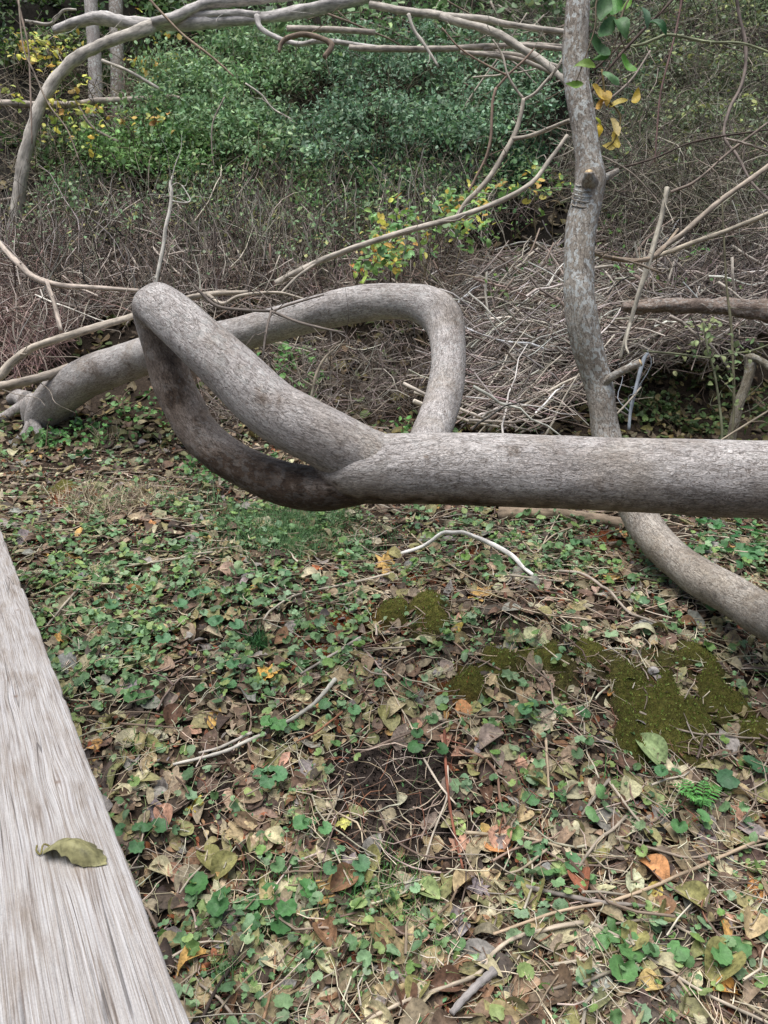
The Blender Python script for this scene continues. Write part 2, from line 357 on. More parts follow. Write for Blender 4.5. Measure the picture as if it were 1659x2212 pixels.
# ------------------------------------------------------------------ leaf templates: (verts with length ~1 along +y, faces, tc)
def t_oval(w=.42, n=5, fold=.12, curl=.25, twist=0.0, teeth=0.0, tip=1.0, side=.0):
    ys_ = np.linspace(0, 1, n + 1); V = []; T = []
    for i, s in enumerate(ys_):
        wd = w * (math.sin(math.pi * min(1, s ** .85 * .97 + .03)) ** (.75 * tip)) * (1 if s < 1 else 0) + .004
        wd *= 1 + teeth * (1 if i % 2 else -1)
        zc = curl * (s - .5) ** 2 * 2 - curl * .3
        for a in (-1, -.5, 0, .5, 1):
            xx = a * wd; z = zc + fold * abs(a) * wd * 2 + side * a * a * wd
            if twist: z += twist * a * wd * math.sin(s * 5)
            V.append((xx, s - .5, z)); T.append((a * (.98 if s < 1 else 0), s * 2, 0))
    k = 5; F_ = [(i * k + j, i * k + j + 1, (i + 1) * k + j + 1, (i + 1) * k + j) for i in range(n) for j in range(k - 1)]
    return np.array(V), np.array(F_), np.array(T)
def t_round(n=22, cup=.12, scal=.06, notch=.5, wav=.0):
    V = [(0, -.12, -cup * .4)]; T = [(0, 0, 0)]
    for ring, rr in ((1, .55), (2, 1.0)):
        for i in range(n):
            a = -math.pi / 2 + 2 * math.pi * (i + .5) / n
            d = abs(((a + math.pi / 2 + math.pi) % (2 * math.pi)) - math.pi)
            r = .5 * rr * (1 - notch * math.exp(-(d / .33) ** 2)) * (1 + (scal * (1 if i % 2 else -1) if ring == 2 else 0))
            z = cup * (rr ** 2) * .5 + wav * math.sin(a * 3) * rr
            V.append((r * math.cos(a) * 1.08, r * math.sin(a), z)); T.append((math.cos(a) * rr * .9, 1 + math.sin(a) * rr, 0))
    F3 = [(0, 1 + i, 1 + (i + 1) % n) for i in range(n)]
    F4 = [(1 + i, 1 + n + i, 1 + n + (i + 1) % n, 1 + (i + 1) % n) for i in range(n)]
    F3 += [(a, b, c) for a, b, c, d in F4] + [(a, c, d) for a, b, c, d in F4]
    return np.array(V), np.array(F3), np.array(T)
def t_lobed(lobes=5, cup=.1, depth=.45, n=30):
    V = [(0, -.1, 0)]; T = [(0, 0, 0)]
    for i in range(n):
        a = -math.pi / 2 + 2 * math.pi * (i + .5) / n; u = ((a + math.pi / 2) / (2 * math.pi))
        l = abs(math.cos(math.pi * u * (lobes + 1))) ** .7
        r = .5 * ((1 - depth) + depth * (1 - l) * 1.0 + .1 * math.sin(i * 2.4)) * (.75 + .35 * math.sin(math.pi * u))
        z = cup * math.cos(a * 2) * .5 + .05 * math.sin(i * 1.7)
        V.append((r * 1.3 * math.cos(a), r * 1.3 * math.sin(a), z)); T.append((math.cos(a), 1 + math.sin(a), 0))
    return np.array(V), np.array([(0, 1 + i, 1 + (i + 1) % n) for i in range(n)]), np.array(T)
def t_small(w=.3, fold=.12):
    V = np.array([(0, -.5, 0), (w * .8, -.15, fold), (w * .7, .2, fold), (0, .5, -.05), (-w * .7, .2, fold), (-w * .8, -.15, fold), (0, 0, 0)], float)
    return V, np.array([(0, 1, 6), (1, 2, 6), (2, 3, 6), (3, 4, 6), (4, 5, 6), (5, 0, 6)]), np.stack([V[:, 0] / w, V[:, 1] + .5, 0 * V[:, 0]], -1)
def t_blade(w=.03, bend=.5, n=4):
    V = []; 
    for i in range(n + 1):
        s = i / n; a = bend * s
        for e in (-1, 1): V.append((e * w * (1 - s * .9), math.sin(a * 1.4) * s * .7, s * math.cos(a)))
    V = np.array(V); F_ = np.array([(2 * i, 2 * i + 1, 2 * i + 3, 2 * i + 2) for i in range(n)])
    return V, F_, np.stack([np.tile([-.9, .9], n + 1), np.repeat(np.linspace(0, 2, n + 1), 2), np.zeros(2 * n + 2)], -1)
OV = [t_oval(.26, 5, .1, .3), t_oval(.3, 5, .25, -.35), t_oval(.22, 5, -.15, .5, .3), t_oval(.34, 6, .05, .2, .5, .06), t_oval(.28, 5, .4, .15, 0, .05), t_oval(.2, 5, .3, -.6, .4), t_oval(.36, 6, -.2, .35, .2), t_oval(.3, 5, .1, -.2, .6)]
RO = [t_round(22, .2, .06, .75), t_round(20, -.25, .05, .55), t_round(24, .35, .05, .8, .07), t_round(18, .1, .09, .45, -.1), t_round(14, .3, .12, .9, .1)]
LO = [t_lobed(5, .2), t_lobed(3, -.2, .5), t_lobed(5, .35, .4)]
SM = [t_small(.3, .12), t_small(.38, -.1), t_small(.22, .2)]
def frames(nrm, yaw):
    nrm = nrm / np.linalg.norm(nrm, axis=1)[:, None]
    a = np.stack([np.cos(yaw), np.sin(yaw), np.zeros_like(yaw)], -1); a = a - nrm * (a * nrm).sum(1)[:, None]
    bad = np.linalg.norm(a, axis=1) < .05; a[bad] = np.cross(nrm[bad], [0, 0, 1.]) + 1e-3
    a /= np.linalg.norm(a, axis=1)[:, None]; return a, np.cross(nrm, a), nrm
def scatter(mb, temps, pos, nrm, yaw, size, col, xs_=None):
    n = len(pos); pick = RNG.integers(0, len(temps), n); A, B, Nn = frames(nrm, yaw)
    for k, (V, F_, T) in enumerate(temps):
        m = np.where(pick == k)[0]
        if not len(m): continue
        s = size[m][:, None, None]; sx = (RNG.uniform(.8, 1.2, len(m)) if xs_ is None else xs_[m])[:, None, None]
        W = pos[m][:, None] + s * (V[None, :, 0:1] * sx * A[m][:, None] + V[None, :, 1:2] * B[m][:, None] + V[None, :, 2:3] * RNG.uniform(.3, 1.4, len(m))[:, None, None] * Nn[m][:, None])
        ff = (F_[None] + (np.arange(len(m)) * len(V))[:, None, None]).reshape(-1, F_.shape[1])
        mb.add(W.reshape(-1, 3), ff, np.repeat(col[m], len(V), 0), np.tile(T, (len(m), 1)))
def pal(cols, n, p=None, jit=.12):
    c = lin(np.array(cols)); i = RNG.choice(len(cols), n, p=None if p is None else np.array(p) / sum(p))
    return np.clip(c[i] * RNG.normal(1, jit, (n, 1)) * RNG.normal(1, .04, (n, 3)), .01, .9)
def upn(n, tilt):
    v = RNG.normal(0, tilt, (n, 3)); v[:, 2] = 1; return v
def gnormal(x, y, e=.04):
    return np.stack([-(G(x + e, y) - G(x - e, y)) / (2 * e), -(G(x, y + e) - G(x, y - e)) / (2 * e), np.ones_like(x)], -1)
def px_of(p):
    q = p - CAM; d = q @ FWD; return 829.5 + F * (q @ RIGHT) / d, 1106 - F * (q @ UP) / d, d
def floor_pts(n, ymin=1.35, ymax=6.5, power=1.0, margin=.35):
    y_ = ymin + (ymax - ymin) * RNG.random(n) ** power; x_ = (RNG.random(n) * 2 - 1) * (y_ * .52 + margin)
    return x_, y_

# ------------------------------------------------------------------ the wooden rail at the left
B0 = P(410, 2212, .667); bd = P(-117, 834, 1.0) - CAM; bd /= np.linalg.norm(bd)
bl = np.cross(np.array([0, 0, 1.]), bd); bl /= np.linalg.norm(bl); bn = np.cross(bd, bl)    # bl points left, bn up
def on_board(px, py, h=0.0):
    dr = P(px, py, 1.0) - CAM; t_ = ((B0 - CAM) @ bn + h) / (dr @ bn); return CAM + t_ * dr
def board_mesh(x0, x1, thick, s0, s1, top=0.0, n=420, wob=.0014):
    prof = []
    rr = .004
    for (cx_, cz_, a0) in ((x1 - rr, -rr, 0), (x0 + rr, -rr, 90), (x0 + rr, -thick + rr, 180), (x1 - rr, -thick + rr, 270)):
        for a in (0, 30, 60, 90): prof.append((cx_ + rr * math.cos(R(a0 + a)), cz_ + rr * math.sin(R(a0 + a))))
    top_extra = [(x1 - rr - (x1 - x0 - 2 * rr) * k / 12, 0) for k in range(1, 12)]
    prof = prof[:4] + top_extra + prof[4:]; prof = np.array(prof); m_ = len(prof)
    S = np.linspace(s0, s1, n)
    X = prof[None, :, 0] + wob * (2 * (vnoise(S * 9, 2)[:, None] - .5) + 1.0 * (vnoise(S * 55, 5)[:, None] - .5) - 2.5 * np.clip(vnoise(S * 22, 8)[:, None] - .78, 0, 1) * 6) * np.sign(prof[None, :, 0] - (x0 + x1) / 2)
    Z = prof[None, :, 1] + top + wob * 1.4 * (vnoise(X * 60, S[:, None] * 3) - .5)
    W = B0 + X[..., None] * (-bl) + S[:, None, None] * bd + Z[..., None] * bn
    i = np.arange(n - 1)[:, None] * m_; j = np.arange(m_)[None]; k = (j + 1) % m_
    f_ = np.stack([i + j, i + k, i + m_ + k, i + m_ + j], -1).reshape(-1, 4)
    mb = MB(); tc = np.stack([X, np.broadcast_to(S[:, None], X.shape), Z], -1).reshape(-1, 3)
    mb.add(W.reshape(-1, 3), f_, (.5, .5, .5), tc)
    for e in (0, n - 1):
        c = mb.add([W[e].mean(0)], np.zeros((0, 3), int), (.5, .5, .5), [tc[e * m_]]); jj = np.arange(m_)
        mb.f3.append(np.stack([np.full(m_, c), e * m_ + jj, e * m_ + (jj + 1) % m_], -1))
    return mb
rail = empty('wooden_railing', tuple(B0 + bl * .13 + np.array([0, 0, -1.0])), 'weathered pale grey wooden railing board running along the left edge', 'railing')
board_mesh(-.26, 0, .038, -.7, 3.4).build('top_board', M_BOARD, rail, loc=B0)
board_mesh(-.14, -.102, .14, -.7, 3.4, top=-.041).build('side_rail', M_BOARD, rail, loc=B0)
for s_ in (.25, 2.0):
    c = B0 + bl * .19 + bd * s_; c[2] -= .045; mb = MB(); q = np.array([bl, np.cross(bl, [0, 0, 1.])]) * .045
    ring = np.array([-q[0] - q[1], q[0] - q[1], q[0] + q[1], -q[0] + q[1]]); zz = np.linspace(0, -1.4, 8)
    V_ = (c + ring[None] + zz[:, None, None] * np.array([0, 0, 1.])).reshape(-1, 3); tc_ = np.stack([np.tile([-.045, .045, .05, -.05], 8), np.repeat(zz, 4) * -1, np.zeros(32)], -1)
    i = np.arange(7)[:, None] * 4; j = np.arange(4)[None]; k = (j + 1) % 4
    mb.add(V_, np.stack([i + j, i + k, i + 4 + k, i + 4 + j], -1).reshape(-1, 4), (.5, .5, .5), tc_)
    mb.build('post', M_BOARD, rail, loc=c, smooth=False)

# leaf lying on the rail: toothed oval, its lower edge and its tip curled under
def rail_leaf():
    base, tipp = on_board(100, 1838), on_board(232, 1870); L = np.linalg.norm(tipp - base); ax = (tipp - base) / L; sd = np.cross(bn, ax)
    mb = MB(); n = 26; k = 9; V = []; T = []
    for i in range(n + 1):
        s = i / n; wd = .27 * L * math.sin(math.pi * min(1, s * .96 + .04)) ** .62 * (1 + (.13 if i % 4 == 0 else (.02 if i % 4 == 3 else -.05))) * (1 if i < n else .02)
        for j in range(k):
            a = -1 + 2 * j / (k - 1); u = (a + 1) / 2      # u=0 near edge, u=1 far edge
            lf_ = math.sin(math.pi * min(1, s * 1.05)) if s < .95 else .2
            h = .002 + .019 * lf_ * (1 - u ** 1.6) + .010 * lf_ * math.sin(math.pi * u) + .0015 * math.sin(s * 26) * (1 - u)
            y = a * wd
            if u < .25: y += (.25 - u) * wd * 1.3 * (s > .3); h -= (.25 - u) * .05 * min(1, max(0, s - .25) * 3)
            if s > .82: h -= (s - .82) * .05 * (1 - u)
            V.append(base + ax * L * s * (1 - .03 * a * a) + sd * y + bn * max(.0015, h)); T.append((a * .98, s * 2, 0))
    i = np.arange(n)[:, None] * k; j = np.arange(k - 1)[None]
    mb.add(V, np.stack([i + j, i + j + 1, i + k + j + 1, i + k + j], -1).reshape(-1, 4), lin((136, 132, 94)), T)
    t = empty('fallen_leaf', tuple(base), 'curled olive green leaf with toothed edge lying on the pale wooden rail', 'leaf')
    mb.build('leaf_blade', M_DRY, t, loc=base)
    mb = MB(); tube(mb, smooth_path([base + ax * .01 + bn * .006, base - ax * .003 + bn * .008, on_board(88, 1845, .003), on_board(79, 1838, .004), on_board(80, 1826, .006)], 4), [.0012] * 17, 5, lin((120, 112, 66)))
    mb.build('leaf_stalk', M_DRY, t, loc=base)
rail_leaf()

# ------------------------------------------------------------------ the crooked tree
BARK = lin((180, 175, 171))
ctr = OG(95, 905); base_d = float(hit(95, 905)[0][0])
crooked = empty('crooked_tree', tuple(ctr), 'crooked smooth grey tree arching from left ground, looping and lying level across the picture', 'tree')
# dark scars and algae blotches on the bark
SCARS = [(585, 868, 34, 22, .5), (560, 850, 12, 26, .35), (1112, 978, 14, 12, .6), (1105, 965, 22, 5, .55), (920, 985, 6, 10, .6), (1575, 1006, 12, 5, .7), (1450, 1060, 30, 14, .3), (1300, 1050, 50, 18, .3), (190, 792, 22, 16, .6), (212, 805, 10, 8, .7), (270, 772, 9, 12, .6), (275, 790, 14, 9, .5), (150, 830, 14, 10, .45), (455, 742, 12, 14, .4), (522, 796, 10, 10, .35), (735, 955, 10, 10, .5), (742, 985, 22, 12, .35), (430, 905, 14, 20, .4), (718, 1046, 16, 6, .7), (1000, 1080, 60, 10, .4), (800, 1085, 30, 12, .5)]
def rot_and_shade(v):  # rot and algae darkening, plus underside shade painted into the log's bark colour
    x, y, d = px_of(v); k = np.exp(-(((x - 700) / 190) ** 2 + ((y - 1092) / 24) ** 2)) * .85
    k = k + .6 * np.exp(-(((x - 900) / 260) ** 2 + ((y - 1088) / 18) ** 2)) + .62 * np.exp(-(((x - 540) / 170) ** 2 + ((y - 1052 + (700 - x) * .16) / 38) ** 2)) + .45 * np.exp(-(((x - 375) / 40) ** 2 + ((y - 830) / 90) ** 2)) * (d > 2.5) + .45 * np.exp(-(((x - 1350) / 500) ** 2 + ((y - 1102) / 26) ** 2))  # last term: painted shade along the whole bottom of the log
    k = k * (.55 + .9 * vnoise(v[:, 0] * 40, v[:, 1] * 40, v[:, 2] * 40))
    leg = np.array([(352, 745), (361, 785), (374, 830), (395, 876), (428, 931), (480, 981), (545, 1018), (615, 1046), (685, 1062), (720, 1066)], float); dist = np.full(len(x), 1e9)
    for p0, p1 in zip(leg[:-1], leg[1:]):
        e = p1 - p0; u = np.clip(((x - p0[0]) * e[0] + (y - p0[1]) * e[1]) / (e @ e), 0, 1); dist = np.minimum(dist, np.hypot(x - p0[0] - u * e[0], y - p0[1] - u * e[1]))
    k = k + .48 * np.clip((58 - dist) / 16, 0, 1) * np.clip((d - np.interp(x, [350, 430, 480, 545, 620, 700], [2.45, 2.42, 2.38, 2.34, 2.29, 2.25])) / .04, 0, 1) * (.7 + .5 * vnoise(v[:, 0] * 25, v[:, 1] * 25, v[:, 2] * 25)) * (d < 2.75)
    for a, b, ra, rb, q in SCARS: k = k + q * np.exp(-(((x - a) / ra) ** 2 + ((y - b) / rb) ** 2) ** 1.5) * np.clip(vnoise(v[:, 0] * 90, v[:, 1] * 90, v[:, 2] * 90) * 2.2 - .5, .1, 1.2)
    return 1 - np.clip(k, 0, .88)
def pathz(mb, rows, n, seg, col, **k): return ptube(mb, rows, n, seg, col, **k)
mb = MB()
pathz(mb, [(2700, 1060, 2.5, 90), (2250, 1050, 2.38, 88), (1900, 1042, 2.32, 86), (1659, 1035, 2.3, 84), (1500, 1031, 2.3, 83), (1300, 1024, 2.3, 81), (1120, 1016, 2.3, 79), (960, 1012, 2.3, 77), (850, 1012, 2.3, 76), (800, 1013, 2.3, 75), (765, 1014, 2.31, 68), (735, 1016, 2.33, 56), (710, 1020, 2.36, 42), (680, 1028, 2.39, 24), (660, 1034, 2.41, 12)], 22, 72, BARK, lump=.032, lf=5, stain=rot_and_shade)
mb.build('trunk', M_LOG, crooked, loc=ctr)
mb = MB()
pathz(mb, [(930, 1030, 2.34, 55), (850, 1015, 2.31, 68), (775, 985, 2.3, 68), (685, 938, 2.29, 67), (587, 881, 2.31, 64), (507, 806, 2.34, 61), (427, 733, 2.38, 57), (385, 694, 2.41, 54), (352, 666, 2.46, 51), (338, 662, 2.52, 48), (338, 690, 2.58, 44), (350, 740, 2.61, 41), (361, 785, 2.62, 41), (374, 830, 2.61, 42), (395, 876, 2.59, 43), (428, 931, 2.56, 43), (480, 981, 2.52, 43), (545, 1018, 2.47, 44), (615, 1046, 2.41, 47), (685, 1056, 2.36, 48), (750, 1052, 2.33, 44), (840, 1036, 2.31, 40)], 16, 64, BARK * .97, lump=.036, lf=6, stain=rot_and_shade)
mb.build('branch', M_LOG, crooked, loc=ctr)
for rows in ([(812, 944, 2.23, 2.5), (796, 952, 2.205, 4.5), (772, 968, 2.205, 6), (752, 988, 2.212, 6.5), (738, 1008, 2.225, 6), (722, 1026, 2.25, 5), (706, 1038, 2.285, 3)], [(822, 962, 2.22, 2), (808, 970, 2.2, 3.2), (786, 990, 2.198, 4.2), (768, 1016, 2.206, 3.6), (752, 1036, 2.225, 2.4)]):
    mb = MB(); ptube(mb, [(a_, b_, c_ + .035, d_ * 2.2) for a_, b_, c_, d_ in rows], 8, 14, BARK * .93, lump=.12, lf=18); mb.build('bark_collar', M_LOG, crooked, loc=ctr)
mb = MB()
pathz(mb, [(108, 925, base_d + .05, 50), (104, 892, base_d - .06, 46), (128, 856, base_d - .2, 44), (190, 815, base_d - .35, 43), (250, 791, base_d - .5, 42), (330, 765, base_d - .7, 40), (430, 742, 4.05, 37), (530, 719, 3.9, 36), (650, 686, 3.7, 37), (740, 663, 3.58, 38), (810, 652, 3.5, 38), (880, 651, 3.42, 38), (930, 664, 3.36, 43), (957, 690, 3.32, 44), (967, 735, 3.25, 38), (968, 790, 3.15, 37), (961, 845, 3.05, 39), (947, 895, 2.9, 40), (928, 945, 2.7, 42), (905, 1000, 2.45, 43)], 22, 60, BARK * .97, lump=.045, lf=5, stain=rot_and_shade)
# buttress at the foot
pathz(mb, [(82, 868, base_d - .1, 26), (72, 888, base_d - .05, 26), (78, 912, base_d + .02, 28), (80, 940, base_d + .15, 26)], 5, 24, BARK * .95, lump=.08, lf=8)
pathz(mb, [(130, 850, base_d - .15, 34), (125, 885, base_d - .05, 36), (120, 925, base_d + .05, 40), (118, 950, base_d + .15, 42)], 5, 24, BARK * .9, lump=.08, lf=8)
mb.build('arched_stem', M_LOG, crooked, loc=ctr)
for rows in ([(72, 885, -.1, 14), (79, 925, -.06, 11), (95, 940, -.03, 8), (130, 938, 0, 6), (150, 945, .05, 4)], [(60, 872, -.1, 16), (30, 888, -.03, 11), (0, 905, 0, 10), (-40, 915, .05, 9)], [(68, 905, -.05, 10), (50, 940, 0, 7), (20, 960, .03, 5)], [(58, 865, -.1, 20), (40, 858, -.05, 17), (20, 866, 0, 10)]):
    mb = MB(); rr = [(a, b, float(hit(a, b)[0][0]) + c - .03, d) for a, b, c, d in rows]
    pathz(mb, rr, 5, 14, BARK * .95, lump=.08, lf=10); mb.build('root', M_LOG, crooked, loc=ctr)
# dark knot where a twig once left the loop
# ------------------------------------------------------------------ the leaning tree behind the log
lt = np.array(P(1850, 1450, 2.4)); LTB = lin((166, 159, 149))
leaning = empty('leaning_tree', tuple(lt), 'slim upright tree with white lichen flecks, curving down behind the thick level trunk', 'tree')
mb = MB()
pts_l, rad_l = pathz(mb, [(1262, -330, 3.5, 24), (1256, -150, 3.45, 25), (1250, 0, 3.4, 25.5), (1244, 100, 3.4, 27), (1247, 175, 3.4, 26), (1258, 250, 3.4, 28), (1270, 330, 3.4, 27.5), (1275, 385, 3.4, 32), (1268, 430, 3.4, 32), (1257, 475, 3.4, 33), (1251, 530, 3.4, 31), (1250, 597, 3.4, 31), (1251, 640, 3.4, 31), (1257, 690, 3.42, 33), (1267, 740, 3.45, 33), (1280, 790, 3.48, 32), (1294, 835, 3.5, 31.5), (1302, 881, 3.5, 29.5), (1310, 939, 3.5, 31), (1335, 1020, 3.45, 33), (1368, 1090, 3.4, 36), (1404, 1150, 3.3, 37), (1455, 1205, 3.15, 39), (1520, 1251, 3.0, 42), (1589, 1291, 2.85, 44), (1654, 1331, 2.7, 47), (1760, 1390, 2.5, 52), (1880, 1470, 2.35, 58)], 9, 36, LTB, lump=.06, lf=7)
mb.build('trunk', M_TREE, leaning, loc=lt)
def stub(rows, name='branch_stub', col=LTB, seg=16):
    mb = MB(); pathz(mb, rows, 5, seg, col, lump=.06, lf=14); mb.build(name, M_TREE, leaning, loc=lt)
    p, q = P(*rows[-1][:3]), P(*rows[-2][:3]); d = (p - q) / np.linalg.norm(p - q); r = rows[-1][3] * rows[-1][2] / F
    mb = MB(); tube(mb, [p - d * .002, p + d * .0015], [r * .93, r * .9], seg, lin((196, 170, 130))); mb.build('cut_face', M_STICK, leaning, loc=lt)
stub([(1300, 830, 3.46, 10), (1325, 812, 3.42, 9), (1352, 798, 3.38, 8.5), (1384, 783, 3.34, 8)])
stub([(1290, 392, 3.4, 12), (1306, 385, 3.42, 9), (1322, 376, 3.44, 7), (1333, 369, 3.46, 6)])
stub([(1275, 395, 3.36, 20), (1273, 384, 3.30, 14), (1272, 374, 3.27, 9.5), (1272, 371, 3.265, 8.5)])
# folded bark rings under the knot
mb = MB()
for k, (yy, w_) in enumerate(((400, 30), (410, 33), (420, 33), (431, 32), (443, 31))):
    row = [(1272 - k * 2.2 + w_ * math.sin(a), yy + 5 * math.cos(a * 1.7) + random.uniform(-1.5, 1.5), 3.4 - (w_ - 1) * 3.4 / F * math.cos(a), 1.7) for a in np.linspace(-1.2, 1.2, 9)]
    pathz(mb, row, 3, 6, LTB * .98)
mb.build('bark_fold', M_TREE, leaning, loc=lt)
# live leaves hanging from twigs of the leaning tree, upper right
def hanging_leaf(px, py, d, size, ang, col, label, tilt=.5, temp=None, parent=None, cat='leaf'):
    mb = MB(); p = P(px, py, d); a = R(ang)
    nrm = np.array([[.25 * math.sin(px), -1, tilt]])
    tmp = temp or t_oval(.21 + .05 * math.sin(px * 3), 10, .35 * math.sin(px * 1.7), .5 * math.cos(py), .35, .05)
    A = np.array([[math.cos(a), 0, math.sin(a)]]); Nn = nrm / np.linalg.norm(nrm); Bv = A - Nn * (A * Nn).sum(); Bv /= np.linalg.norm(Bv); Av = np.cross(Bv, Nn)
    V, F_, T = tmp; W = p + size * (V[:, 0:1] * Av + V[:, 1:2] * Bv + V[:, 2:3] * Nn)
    mb.add(W, F_, lin(col), T); o = mb.build('hanging_leaf' if parent is None else 'leaf', M_GREEN, parent, loc=p)
    if parent is None: tag(o, label, cat)
    return o
LV = empty('leafy_twig', tuple(P(1330, 60, 3.0)), 'thin twigs with large bright green leaves beside the top of the upright tree', 'twig')
mb = MB()
for rows in ([(1420, -80, 3.1, 3), (1352, 10, 3.05, 2.6), (1340, 70, 3.0, 2.2), (1352, 110, 3.0, 1.5)], [(1420, -80, 3.1, 3), (1300, -20, 3.0, 2.4), (1285, 60, 2.95, 1.8), (1262, 130, 2.95, 1.4), (1245, 175, 2.95, 1.2)], [(1340, 70, 3, 2), (1322, 110, 3, 1.4), (1315, 150, 3, 1.2)]): pathz(mb, rows, 5, 5, lin((96, 84, 66)))
mb.build('stem', M_STICK, LV, loc=np.array(LV.location))
for a in ((1262, 142, 2.95, .085, 170, (122, 152, 66)), (1239, 183, 2.95, .075, 190, (126, 160, 74)), (1358, 138, 3.0, .09, -60, (98, 150, 60)), (1322, 166, 3.0, .085, -50, (120, 160, 110)), (1343, 60, 3.0, .11, -70, (90, 126, 80)), (1310, 62, 3.0, .12, -120, (80, 116, 74)), (1295, 100, 3.0, .12, -60, (74, 108, 68)), (1305, 20, 3.0, .12, -100, (88, 124, 78)), (1355, 8, 3.05, .07, 60, (120, 170, 60)), (1390, 35, 3.1, .11, -80, (90, 122, 92)), (1300, 118, 3.05, .09, -150, (80, 130, 50)), (1375, -20, 3.1, .12, -20, (88, 124, 78)), (1280, -15, 3.0, .1, 200, (88, 124, 78)), (1330, 5, 3.1, .13, -95, (88, 140, 66)), (1420, 60, 3.2, .1, -45, (56, 100, 60))):
    hanging_leaf(*a, label=None, parent=LV)
YV = empty('leafy_twig', tuple(P(1330, 240, 3.9)), 'yellow and gold leaves on a hanging vine just right of the upright tree', 'twig')
mb = MB(); pathz(mb, [(1300, 150, 3.9, 2.5), (1310, 210, 3.9, 2.2), (1340, 250, 3.9, 2), (1328, 300, 3.9, 1.6), (1310, 320, 3.9, 1.2)], 5, 5, lin((110, 96, 60))); mb.build('stem', M_STICK, YV, loc=np.array(YV.location))
for px, py, s, a, c in ((1295, 200, .11, -60, (206, 176, 80)), (1312, 210, .10, -90, (192, 160, 76)), (1336, 222, .10, 20, (190, 170, 80)), (1375, 208, .10, 80, (186, 160, 60)), (1328, 275, .11, -80, (206, 186, 126)), (1333, 300, .11, -90, (206, 184, 86)), (1316, 315, .08, 190, (200, 180, 96)), (1293, 280, .09, -90, (200, 170, 40)), (1296, 225, .09, -120, (204, 160, 76)), (1290, 260, .06, -50, (150, 160, 50))):
    hanging_leaf(px, py, 3.9, s, a, c, None, parent=YV)

# ------------------------------------------------------------------ the larger dead branches, all one by one
GR, PALE, BRN, DRK = (150, 138, 126), (186, 178, 166), (120, 96, 78), (78, 66, 58)
def hd(a, b, lift): return float(hit(a, b)[0][0]) - lift
def branch(name, label, cat, sub, col=GR, d=None, lift=.4, seg=8, n=6, group=None, mat=None, lump=.16, spurs=2):
    """sub: list of polylines (px,py,rpx); d: depth of everything, or None = in front of the hill by lift"""
    loc = None; root = None
    for k, pl in enumerate(sub):
        rows = []
        for q in pl:
            dd = q[3] if len(q) > 3 else (d if d else hd(q[0], q[1], lift))
            rows.append((q[0], q[1], dd, q[2]))
        rows = np.array(rows, float)
        if d is None and len(rows) > 2:
            z = rows[:, 2].copy(); kf = np.polyfit(np.arange(len(z)), z, 1 if len(z) < 5 else 2); rows[:, 2] = np.minimum(np.polyval(kf, np.arange(len(z))), z + lift * .6)
        if loc is None: loc = P(*rows[0][:3])
        mb = MB(); pts_, rad_ = ptube(mb, rows, n, seg, lin(col), lump=lump, lf=16)
        for _ in range(spurs * max(1, len(pts_) // 12)):
            i = random.randrange(2, len(pts_) - 1); tg_ = pts_[min(i + 1, len(pts_) - 1)] - pts_[i - 1]; tg_ /= np.linalg.norm(tg_) + 1e-9
            dv = tg_ * random.choice((1, 1, -.4)) + RNG.normal(0, .7, 3); dv /= np.linalg.norm(dv); L_s = random.uniform(.06, .30) * (1 + rad_[i] * 15); r_s = min(rad_[i] * .4, .004)
            q_ = [pts_[i], pts_[i] + dv * L_s * .35 + RNG.normal(0, .015, 3), pts_[i] + dv * L_s * .7 + RNG.normal(0, .025, 3), pts_[i] + dv * L_s]
            tube(mb, smooth_path(q_, 3), np.linspace(r_s, r_s * .35, 10), 4, lin(col) * .9, cap=False)
        if len(sub) == 1:
            o = mb.build(name, mat or M_STICK, loc=loc); return tag(o, label, cat, group)
        if root is None: root = empty(name, tuple(loc), label, cat, group)
        mb.build('stem' if k == 0 else 'side_branch', mat or M_STICK, root, loc=loc)
    return root
h_ = lambda L, o=(0, 0): [(o[0] + .5 * a, o[1] + .5 * b, r, *e) for a, b, r, *e in L]
c1 = lambda L: h_(L); c2 = lambda L: h_(L, (829.5, 0)); c3 = lambda L: h_(L, (0, 530.9)); c4 = lambda L: h_(L, (829.5, 530.9))
branch('bent_tree', 'pale bare tree bowed over in an arc at the upper left', 'tree', [c1([(60, 1010, 15, 7.6), (75, 900, 14, 7.4), (90, 780, 13, 7.3), (112, 650, 12.5, 7.3), (150, 520, 12, 7.3), (200, 405, 12, 7.3), (265, 312, 12, 7.3), (350, 240, 12, 7.3), (450, 185, 11.5, 7.35), (560, 150, 12, 7.4), (640, 120, 13, 7.5), (700, 90, 11, 7.6)])], PALE, seg=16)
branch('fallen_tree', 'long pale fallen trunk with forked limbs crossing the top edge of the photo', 'tree', [
    c1([(230, 130, 8, 7.8), (330, 98, 10, 7.8), (400, 80, 12, 7.7), (450, 80, 14, 7.6), (560, 100, 13, 7.6), (690, 106, 12, 7.6), (800, 107, 13, 7.6), (950, 92, 12, 7.6), (1150, 75, 12, 7.6), (1300, 50, 13, 7.5), (1500, 5, 14, 7.5), (1700, -50, 15, 7.4)]),
    c1([(660, 100, 11, 7.5), (760, 75, 11, 7.5), (830, 40, 10, 7.5), (930, 12, 10, 7.5), (1050, 2, 10, 7.5), (1300, -20, 9, 7.5)]),
    c1([(800, 70, 7, 7.55), (1000, 60, 8, 7.5), (1120, 65, 7, 7.5)]),
    c1([(1110, 70, 7, 7.4), (1125, 120, 5.5, 7.4), (1200, 165, 5, 7.3), (1290, 190, 4.5, 7.3), (1400, 178, 5, 7.3), (1650, 208, 5, 7.2)])], (190, 184, 178), seg=16)
